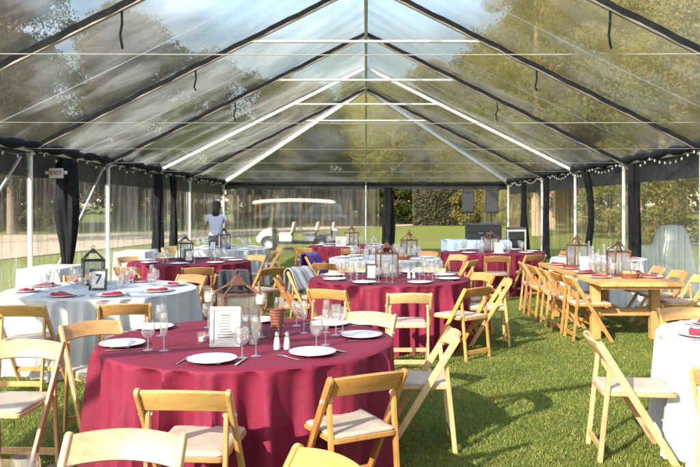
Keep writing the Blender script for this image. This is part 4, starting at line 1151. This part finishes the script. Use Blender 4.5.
def speaker(x, y, label):
    t = thing('loudspeaker', label, 'loudspeaker', (x, y, 0), 0, 'loudspeakers on tripod stands')
    z0 = 1.47
    b = MB(); b.prism([(-.17, -.15), (.17, -.15), (.13, .16), (-.13, .16)], z0, z0 + .62, 'Z'); b.build('cabinet', BLACKP, t, bevel=.015, segs=2)
    b = MB(); b.box((0, -.156, z0 + .31), (.30, .012, .57)); b.build('grille', GREYP, t, bevel=.006)
    b = MB(); b.tube([(0, 0, .55), (0, 0, z0)], .018, 8); b.build('pole', BLACKP, t, smooth=True)
    for k in range(3):
        a = k * 2.094 + .5; b = MB(); b.tube([(0, 0, .62), (.5 * math.cos(a), .5 * math.sin(a), .01)], .012, 6); b.build('leg', BLACKP, t, smooth=True)
speaker(2.76, 20.2, 'left black loudspeaker on a stand at the back right of the tent')
speaker(3.38, 20.0, 'right black loudspeaker on a stand at the back right of the tent')
rk = thing('amplifier_rack', 'white-edged open rack of black amplifiers beside the DJ table', 'equipment rack', (3.82, 18.9, 0), R(-6))
b = MB()
for sx in (-1, 1):
    b.box((sx * .22, 0, .53), (.04, .45, 1.0))
for z in (.03, 1.03): b.box((0, 0, z + .0), (.48, .45, .05))
b.build('case', SIGNW, rk, bevel=.006)
for k in range(5):
    b = MB(); b.box((0, .01, .16 + k * .185), (.395, .40, .165)); b.build('amplifier', BLACKP, rk, bevel=.005)
# low bench and mixer on top
mt = tag(MB().box((3.82, 18.85, 1.085), (.46, .36, .055)).build('mixer', GREYP, bevel=.01), 'flat grey mixer lying on top of the amplifier rack', 'mixer')

# ------------------------------------------------------------------ golf cart
def golf_cart():
    t = thing('golf_cart', 'long white golf cart with a pale canopy, parked on the lawn facing left', 'golf cart', (-2.65, 28.2, ground_z(0, 28.2)), 0)
    b = MB()
    # canopy: arched slab, long along x
    def f(u, v):
        x = -1.58 + 3.1 * u; y = (v - .5) * 1.15
        return (x, y, 1.82 + .09 * math.sin(math.pi * u) ** .6 + .04 * math.cos((v - .5) * 3))
    b.grid(f, 20, 8); c = b.build('canopy', ROOFC, t, smooth=True)
    md = c.modifiers.new('thick', 'SOLIDIFY'); md.thickness = .10
    for x0, x1 in ((-1.1, -.80), (.15, .15), (1.35, 1.35)):
        for s in (-1, 1):
            b = MB(); b.tube([(x0, s * .5, .62), (x1, s * .5, 1.84)], .018, 8); b.build('canopy_post', BLACKP, t, smooth=True)
    # front cowl
    b = MB(); b.prism([(-1.42, .30), (-1.46, .48), (-1.30, .68), (-1.02, .84), (-.90, .86), (-.86, .40), (-.95, .26)], -.52, .52, 'Y'); b.build('front_cowl', CARTW, t, bevel=.04, segs=2, smooth=True, angle=.6)
    b = MB(); b.prism([(-.88, .24), (1.5, .24), (1.5, .34), (-.88, .34)], -.5, .5, 'Y'); b.build('floor_pan', BLACKP, t, bevel=.02)
    for x in (-.35, .55, 1.15):
        b = MB(); b.prism([(x - .25, .34), (x + .22, .34), (x + .22, .56), (x - .25, .56)], -.48, .48, 'Y'); b.build('seat_base', CARTW, t, bevel=.03, segs=2)
        b = MB(); b.prism([(x - .27, .562), (x + .20, .562), (x + .20, .66), (x - .27, .66)], -.5, .5, 'Y'); b.build('seat', SEATB, t, bevel=.03, segs=2)
        b = MB(); b.prism([(x + .18, .665), (x + .25, .665), (x + .33, 1.05), (x + .26, 1.07)], -.5, .5, 'Y'); b.build('backrest', SEATB, t, bevel=.025, segs=2)
    b = MB(); b.prism([(1.30, .36), (1.62, .40), (1.60, .78), (1.42, .86), (1.42, .42)], -.5, .5, 'Y'); b.build('rear_body', CARTW, t, bevel=.03, segs=2)
    b = MB(); b.tube([(-.86, .22, .70), (-.66, .22, .92)], .015, 8); b.tube([(-.66 + .05 * math.cos(k * .524) * .6, .22 + .17 * math.sin(k * .524), .92 + .1 * math.cos(k * .524)) for k in range(13)], .014, 6); b.build('steering_wheel', BLACKP, t, smooth=True)
    b = MB(); b.tube([(-1.02, -.48, .86), (-.83, -.48, 1.79), (-.83, .48, 1.79), (-1.02, .48, .86)], .016, 6); b.build('windscreen_frame', BLACKP, t, smooth=True)
    b = MB(); b.prism([(-.90, .80), (-.80, .78), (-.78, .62), (-.86, .60)], -.5, .5, 'Y'); b.build('dashboard', BLACKP, t, bevel=.02)
    for x in (-1.0, .98):
        for sg in (-1, 1):
            b = MB(); b.tube([(x + .29 * math.cos(k * .35), sg * .56, .27 + .27 * math.sin(k * .35)) for k in range(10)], .03, 6); b.build('mudguard', BLACKP, t, smooth=True)
    b = MB(); b.add([(-1.02, -.47, .86), (-1.02, .47, .86), (-.83, .47, 1.78), (-.83, -.47, 1.78)], [(0, 1, 2, 3)]); b.build('windshield', GLASS, t)
    for s in (-1, 1):
        b = MB(); b.lathe([(.0005, 0), (.05, .002), (.055, .012), (.0005, .02)], 14, M=Matrix.Translation((-1.36, s * .36, .58)) @ Matrix.Rotation(R(-70), 4, 'Y')); b.build('headlight', GLASS if False else SIGNW, t, smooth=True)
        for x in (-1.0, .98):
            w_ = thing_child = bpy.data.objects.new('wheel', None); COL.objects.link(w_); w_.parent = t; w_.location = (x, s * .52, .24)
            M = Matrix.Rotation(R(90), 4, 'X')
            b = MB(); b.lathe([(.13, -.09), (.20, -.095), (.235, -.07), (.24, 0), (.235, .07), (.20, .095), (.13, .09)], 24, M=M); b.build('tyre', RUBBER, w_, smooth=True)
            b = MB(); b.lathe([(.0005, -.095), (.06, -.098), (.10, -.085), (.132, -.102), (.132, .102), (.10, .085), (.06, .098), (.0005, .095)], 20, M=M); b.build('rim', RIM, w_, smooth=True)
    return t
golf_cart()
# parked cars far behind
def car(x, y, rz, paint, label, L_=4.5, H_=1.45, suv=False):
    t = thing('parked_car', label, 'car', (x, y, ground_z(x, y)), rz, 'cars parked beyond the lawn')
    b = MB(); h = L_ / 2
    body = [(-h, .35), (-h + .05, .72), (-h + .9, .92), (h - .55, .95), (h - .05, .82), (h, .4), (h - .2, .25), (-h + .2, .25)]
    b.prism(body, -.86, .86, 'Y'); b.build('body', paint, t, bevel=.07, segs=2, smooth=True, angle=.6)
    cab = [(-h + .95, .92), (-h + 1.75, H_), (h - 1.2 + (.6 if suv else 0), H_ + .02), (h - .45 + (.15 if suv else 0), .95)]
    b = MB(); b.prism([(p, q) for p, q in cab], -.74, .74, 'Y'); b.build('cabin', paint, t, bevel=.06, segs=2, smooth=True, angle=.6)
    for s in (-1, 1):
        b = MB()
        for u0, u1 in ((.12, .48), (.53, .9)):
            x0, x1 = cab[0][0] + .35, cab[3][0] - .25
            a0, a1 = x0 + (x1 - x0) * u0, x0 + (x1 - x0) * u1
            b.add([(a0, s * .765, .99), (a1, s * .765, .99), (a1 - .12 * (u1 > .6), s * .752, H_ - .12), (a0 + .28 * (u0 < .3), s * .752, H_ - .12)], [(0, 1, 2, 3)])
        b.build('side_windows', CARG, t)
        for xx in (-h + .85, h - .85):
            b = MB(); b.lathe([(.0005, -.1), (.2, -.105), (.31, -.09), (.32, 0), (.31, .09), (.2, .105), (.0005, .1)], 20, M=Matrix.Translation((xx, s * .78, .32)) @ Matrix.Rotation(R(90), 4, 'X')); b.build('wheel', RUBBER, t, smooth=True)
car(-7.6, 63, R(6), CARD_, 'dark blue SUV parked far behind the golf cart, on the left', 4.8, 1.75, True)
car(-3.8, 61, R(4), CARS_, 'slate grey car parked far behind the golf cart, on the right', 4.6, 1.7, True)

# thin garden railing left of the cart; low pipe rail at the right
rl = thing('iron_railing', 'short dark iron railing on the lawn left of the golf cart', 'railing', (-5.6, 33, ground_z(0, 33)))
for k in range(6):
    b = MB(); b.tube([(-.5 + .2 * k, 0, 0), (-.5 + .2 * k, 0, .95)], .014, 6); b.build('baluster', BLACKP, rl, smooth=True)
b = MB(); b.tube([(-.55, 0, .93), (.55, 0, .93)], .018, 6); b.build('top_rail', BLACKP, rl, smooth=True)
rl = thing('pipe_rail', 'low grey pipe rail outside the right tent wall', 'railing', (5.9, 14.2, 0))
for k in range(4):
    b = MB(); b.tube([(-.2 + 1.0 * k, .3 * k, 0), (-.2 + 1.0 * k, .3 * k, .92)], .02, 8); b.build('rail_post', ALU, rl, smooth=True)
for z in (.5, .9):
    b = MB(); b.tube([(-.25, -.01, z), (2.9, .93, z)], .016, 8); b.build('rail_bar', ALU, rl, smooth=True)
COVER = vinyl('milky_plastic', (3, 3, .5), .25, .6, bump=.8, gloss_r=.2, f0=.16, f1=.36, det=3.0)
# bunched plastic sheet outside the right wall
def cover():
    t = thing('plastic_sheet', 'bunched milky plastic sheet standing outside the right wall', 'plastic sheet', (5.6, 13.6, 0))
    def f(u, v):
        a = u * 2 * math.pi; ca, sa = math.cos(a), math.sin(a)
        q = (abs(ca) ** 4 + abs(sa) ** 4) ** -.25          # squarish in plan
        if v < .15: k = v / .15; return (.19 * k * q * ca, .16 * k * q * sa, 1.26 + .02 * (1 - k) + .012 * math.sin(7 * a))
        t = (v - .15) / .85
        fold = .065 * t ** .6 * (1 - 2 * abs(math.sin(3.5 * a + 1.2 * t + .6 * math.sin(2 * a))) ** .8) + .03 * t * math.sin(13 * a + 2 * t)
        r = .19 + .24 * t ** .8 + fold
        return (r * q * ca * 1.1, r * q * sa * .85, 1.25 - 1.24 * t)
    b = MB(); b.grid(f, 120, 34); b.build('upper_fold', COVER, t, smooth=True)
    def f2(u, v):
        a = u * 2 * math.pi; ca, sa = math.cos(a), math.sin(a); q = (abs(ca) ** 4 + abs(sa) ** 4) ** -.25
        r = (.2 * v / .2 if v < .2 else .2 + .08 * v + .03 * v * math.sin(9 * a + v))
        return (r * q * ca - .52, r * q * sa - .05, .92 if v < .2 else .92 - .91 * (v - .2) / .8)
    b = MB(); b.grid(f2, 80, 20); b.build('lower_fold', COVER, t, smooth=True)
cover()

# ------------------------------------------------------------------ trees and hedges
def leaf_quads(C, size, rr):
    n = len(C)
    d = rr.normal(size=(n, 3)); d /= np.linalg.norm(d, axis=1)[:, None]
    e = rr.normal(size=(n, 3)); e -= d * np.sum(d * e, 1)[:, None]; e /= np.linalg.norm(e, axis=1)[:, None]
    s = size * (.6 + .8 * rr.random((n, 1)))
    P = np.stack([C - d * s, C + e * s * .45, C + d * s, C - e * s * .45], 1).reshape(-1, 3)
    return P, np.arange(4 * n).reshape(-1, 4)
def crown_mesh(seed, H, W, z0, nb, nl, leaf, tiers=False):
    rr = np.random.default_rng(seed); Cs = []
    for k in range(nb):
        t = rr.random(); zc = z0 + (H - z0) * t
        env = W / 2 * ((1 - t) * .95 + .1 if tiers else (math.sin(math.pi * min(1, .12 + .88 * t)) ** .55))
        a = rr.random() * 2 * math.pi; rad = env * math.sqrt(rr.random()) * .95
        br = W * (.07 + .10 * rr.random()) * (.7 if tiers else 1)
        d = rr.normal(size=(nl, 3)); d /= np.linalg.norm(d, axis=1)[:, None]
        q = d * br * (rr.random((nl, 1)) ** .35) * np.array([1.15, 1.15, .75])
        Cs.append(q + np.array([rad * math.cos(a), rad * math.sin(a), zc]))
    P, F = leaf_quads(np.concatenate(Cs), leaf, rr)
    return npmesh('crown', P, F, 4)
def trunk_mesh(seed, H, z0, r0, W):
    rr = random.Random(seed); b = MB()
    pts = [(0, 0, -.1)]; x = y = 0
    for k in range(1, 8):
        x += rr.uniform(-.1, .1); y += rr.uniform(-.1, .1); pts.append((x, y, H * .92 * k / 7))
    b.tube(pts, [r0 * (1.25 if k == 0 else 1 - .85 * k / 7) for k in range(8)], 9)
    for k in range(9):
        i = rr.randint(2, 6); p = Vector(pts[i]); a = rr.random() * 6.28; l = W * rr.uniform(.25, .42)
        q = p + Vector((math.cos(a) * l * .5, math.sin(a) * l * .5, l * .35)); e = p + Vector((math.cos(a) * l, math.sin(a) * l, l * .75))
        b.tube([p, q, e], [r0 * .42, r0 * .27, r0 * .08], 6)
    return b.mesh('trunk', smooth=True)
KIND = {
 'broad': (crown_mesh(1, 14, 9, 2.2, 130, 480, .10), trunk_mesh(1, 14, 2.5, .28, 9)),
 'tall': (crown_mesh(2, 18, 8, 3.0, 150, 440, .10), trunk_mesh(2, 18, 3, .30, 8)),
 'cone': (crown_mesh(3, 15, 6, 1.0, 130, 300, .11, True), trunk_mesh(3, 15, 2, .22, 5)),
 'loose': (crown_mesh(4, 13, 9, 3.6, 80, 400, .11), trunk_mesh(4, 13, 3, .22, 9)),
 'shrub': (crown_mesh(5, 3.0, 3.6, .15, 60, 160, .085), trunk_mesh(5, 2.6, .3, .07, 3.2)),
}
for k in ('tall', 'loose'): pass
TREES = [
 # kind, x, y, scale, leaf, bark, label
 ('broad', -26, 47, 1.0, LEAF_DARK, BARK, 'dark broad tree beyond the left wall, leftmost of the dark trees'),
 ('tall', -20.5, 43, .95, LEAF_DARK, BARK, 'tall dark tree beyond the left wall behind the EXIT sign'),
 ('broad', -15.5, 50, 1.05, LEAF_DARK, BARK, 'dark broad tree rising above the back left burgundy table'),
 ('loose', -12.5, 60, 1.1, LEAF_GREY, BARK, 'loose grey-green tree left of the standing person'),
 ('cone', -8.8, 66, .9, LEAF_OLIVE, BARK, 'olive conical tree behind the left end of the golf cart'),
 ('broad', -5.0, 72, .9, LEAF_SUN, BARK, 'olive broad tree behind the golf cart canopy'),
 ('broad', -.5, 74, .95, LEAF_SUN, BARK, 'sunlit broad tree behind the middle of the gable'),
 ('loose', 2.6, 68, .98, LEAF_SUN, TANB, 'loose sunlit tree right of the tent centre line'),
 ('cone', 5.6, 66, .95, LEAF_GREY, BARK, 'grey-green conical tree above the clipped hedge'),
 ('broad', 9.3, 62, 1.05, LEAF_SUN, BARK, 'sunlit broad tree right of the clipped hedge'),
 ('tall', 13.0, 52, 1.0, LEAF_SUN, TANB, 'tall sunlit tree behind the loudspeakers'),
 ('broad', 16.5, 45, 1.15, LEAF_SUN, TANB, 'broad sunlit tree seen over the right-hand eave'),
 ('tall', 13.6, 34, .88, LEAF_OLIVE, TANB, 'tall olive tree outside the right wall, farther one'),
 ('broad', 19.5, 36, 1.15, LEAF_SUN, TANB, 'broad yellow-green tree outside the right wall'),
 ('tall', 12.4, 24.5, .85, LEAF_SUN, TANB, 'nearest tall tree outside the right wall with tan trunk'),
 ('loose', 16.5, 25, 1.1, LEAF_OLIVE, TANB, 'loose olive tree at the right frame edge'),
 ('broad', 24, 30, 1.2, LEAF_SUN, BARK, 'wide sunlit tree far to the right of the tent'),
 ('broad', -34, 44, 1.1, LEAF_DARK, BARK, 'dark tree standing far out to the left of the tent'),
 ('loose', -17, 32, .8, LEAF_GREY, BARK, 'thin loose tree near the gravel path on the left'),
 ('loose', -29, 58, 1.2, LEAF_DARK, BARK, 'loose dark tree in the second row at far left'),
 ('tall', -21, 62, .95, LEAF_OLIVE, BARK, 'olive tree in the second row behind the dark left trees'),
 ('broad', 2.5, 82, 1.1, LEAF_SUN, BARK, 'yellow-green tree in the second row right of the tent ridge'),
 ('broad', 7.5, 78, 1.15, LEAF_SUN, BARK, 'sunlit tree in the second row behind the clipped hedge'),
 ('broad', -9, 84, 1.05, LEAF_SUN, BARK, 'yellow-green tree in the second row behind the golf cart'),
 ('broad', 14, 66, 1.35, LEAF_SUN, BARK, 'large sunlit tree in the second row behind the loudspeakers'),
 ('broad', 20.5, 56, 1.45, LEAF_OLIVE, BARK, 'large olive tree in the second row over the right eave'),
 ('broad', 26, 46, 1.4, LEAF_SUN, BARK, 'large sunlit tree in the second row at right'),
 ('broad', 18, 30, 1.25, LEAF_SUN, TANB, 'bushy sunlit tree filling the right edge behind the nearest tall one'),
 ('tall', 9.5, 41, .95, LEAF_SUN, TANB, 'slender sunlit tree just outside the back right corner'),
 ('cone', 30, 44, 1.1, LEAF_OLIVE, BARK, 'conical olive tree far out on the right'),
]
rw = np.random.default_rng(99); nW = 90000
aw = R(-8) + (R(196)) * rw.random(nW); rad_ = 118 + 22 * rw.random(nW)
hw_ = (9.5 + 2.5 * np.sin(aw * 23) + 1.8 * np.sin(aw * 57 + 1) + 1.2 * np.sin(aw * 131)) * np.sqrt(rw.random(nW)) ** .9
PW = np.stack([rad_ * np.cos(aw), 10 + rad_ * np.sin(aw), .4 + hw_], 1)
VW, FW = leaf_quads(PW, .75, rw)
tag(link('far_wood', npmesh('far_wood', VW, FW, 4), leafmat('far_leaf', [(0, (.05, .055, .028)), (.5, (.10, .10, .045)), (1, (.16, .14, .065))])), 'far hazy belt of woodland all round the lawn', 'wood', kind='stuff')
for i, (k, x, y, s, lf, bk, lab) in enumerate(TREES):
    t = thing('tree', lab, 'tree', (x, y, ground_z(x, y)), rng.random() * 6.28, 'trees around the lawn'); t.scale = (s, s, s * rng.uniform(.93, 1.07))
    cm, tm = KIND[k]
    o = bpy.data.objects.new('crown', cm); COL.objects.link(o); o.parent = t
    if not cm.materials: cm.materials.append(lf)
    o.material_slots[0].link = 'OBJECT'; o.material_slots[0].material = lf
    o = bpy.data.objects.new('trunk', tm); COL.objects.link(o); o.parent = t
    if not tm.materials: tm.materials.append(bk)
    o.material_slots[0].link = 'OBJECT'; o.material_slots[0].material = bk
SHRUBS = [(-30, 50, 1.2, LEAF_DARK), (-26, 44, 1.1, LEAF_DARK), (-22.5, 47, 1.2, LEAF_DARK), (-19, 45, 1.0, LEAF_DARK), (-16, 52, 1.2, LEAF_DARK), (-13, 56, 1.1, LEAF_GREY), (-10, 66, 1.2, LEAF_DARK),
          (-6, 69, 1.1, LEAF_DARK), (-2.5, 68, 1.0, LEAF_DARK), (.5, 70, 1.0, LEAF_OLIVE), (2.4, 66, 1.35, LEAF_BRIGHT), (8.8, 60, 1.1, LEAF_SUN), (11.5, 55, 1.2, LEAF_OLIVE),
          (13.5, 46, 1.1, LEAF_SUN), (12.5, 38, 1.0, LEAF_SUN), (12, 31, .9, LEAF_OLIVE), (14, 27, 1.0, LEAF_SUN), (11.5, 22.5, .8, LEAF_SUN), (15.5, 21, 1.0, LEAF_OLIVE), (13, 18, .9, LEAF_SUN), (19, 27, 1.2, LEAF_SUN)]
ORD = ['first', 'second', 'third', 'fourth', 'fifth', 'sixth', 'seventh', 'eighth', 'ninth', 'tenth', 'eleventh', 'twelfth', 'thirteenth', 'fourteenth', 'fifteenth', 'sixteenth', 'seventeenth', 'eighteenth', 'nineteenth', 'twentieth', 'twenty-first']
for i, (x, y, s, lf) in enumerate(SHRUBS):
    where_ = 'beyond the left wall' if x < -12 else ('behind the golf cart' if x < 1.5 else ('beyond the back lawn' if x < 12 and y > 50 else 'outside the right wall'))
    t = thing('shrub', 'leafy shrub %s, %s along the planting counted from the left' % (where_, ORD[i]), 'shrub', (x, y, ground_z(x, y)), rng.random() * 6.28, 'shrubs around the lawn'); t.scale = (s, s, s)
    cm, tm = KIND['shrub']
    for nm, me, mt_ in (('crown', cm, lf), ('trunk', tm, BARK)):
        o = bpy.data.objects.new(nm, me); COL.objects.link(o); o.parent = t
        if not me.materials: me.materials.append(mt_)
        o.material_slots[0].link = 'OBJECT'; o.material_slots[0].material = mt_
def hedge(x, y, w_, d_, h_, n, leaf, mat, label):
    rr = np.random.default_rng(int(abs(x) * 10 + n))
    P = (rr.random((n, 3)) - .5) * np.array([w_, d_, h_])
    f_ = rr.integers(0, 3, n)
    P[f_ == 0, 1] = -d_ / 2 + rr.normal(0, .06, (f_ == 0).sum()); P[f_ == 1, 2] = h_ / 2 + rr.normal(0, .06, (f_ == 1).sum())
    P[:, 1] += .12 * np.sin(P[:, 0] * 2.3) * np.cos(P[:, 2] * 1.9)
    P += np.array([0, 0, h_ / 2])
    V, F = leaf_quads(P, leaf, rr)
    t = thing('clipped_hedge', label, 'hedge', (x, y, ground_z(x, y)))
    link('leaves', npmesh('leaves', V, F, 4), mat, t)
    b = MB(); b.box((0, .08, h_ * .48), (w_ * .94, d_ * .8, h_ * .94)); b.build('branches', LEAF_DARK, t)
hedge(6.0, 61, 4.3, 1.6, 4.3, 15000, .12, LEAF_GREY, 'tall flat-topped grey-green clipped hedge across the back lawn')
hedge(-3.4, 57.5, 9.5, .6, .55, 7000, .08, LEAF_DARK, 'low dark clipped hedge line behind the golf cart')
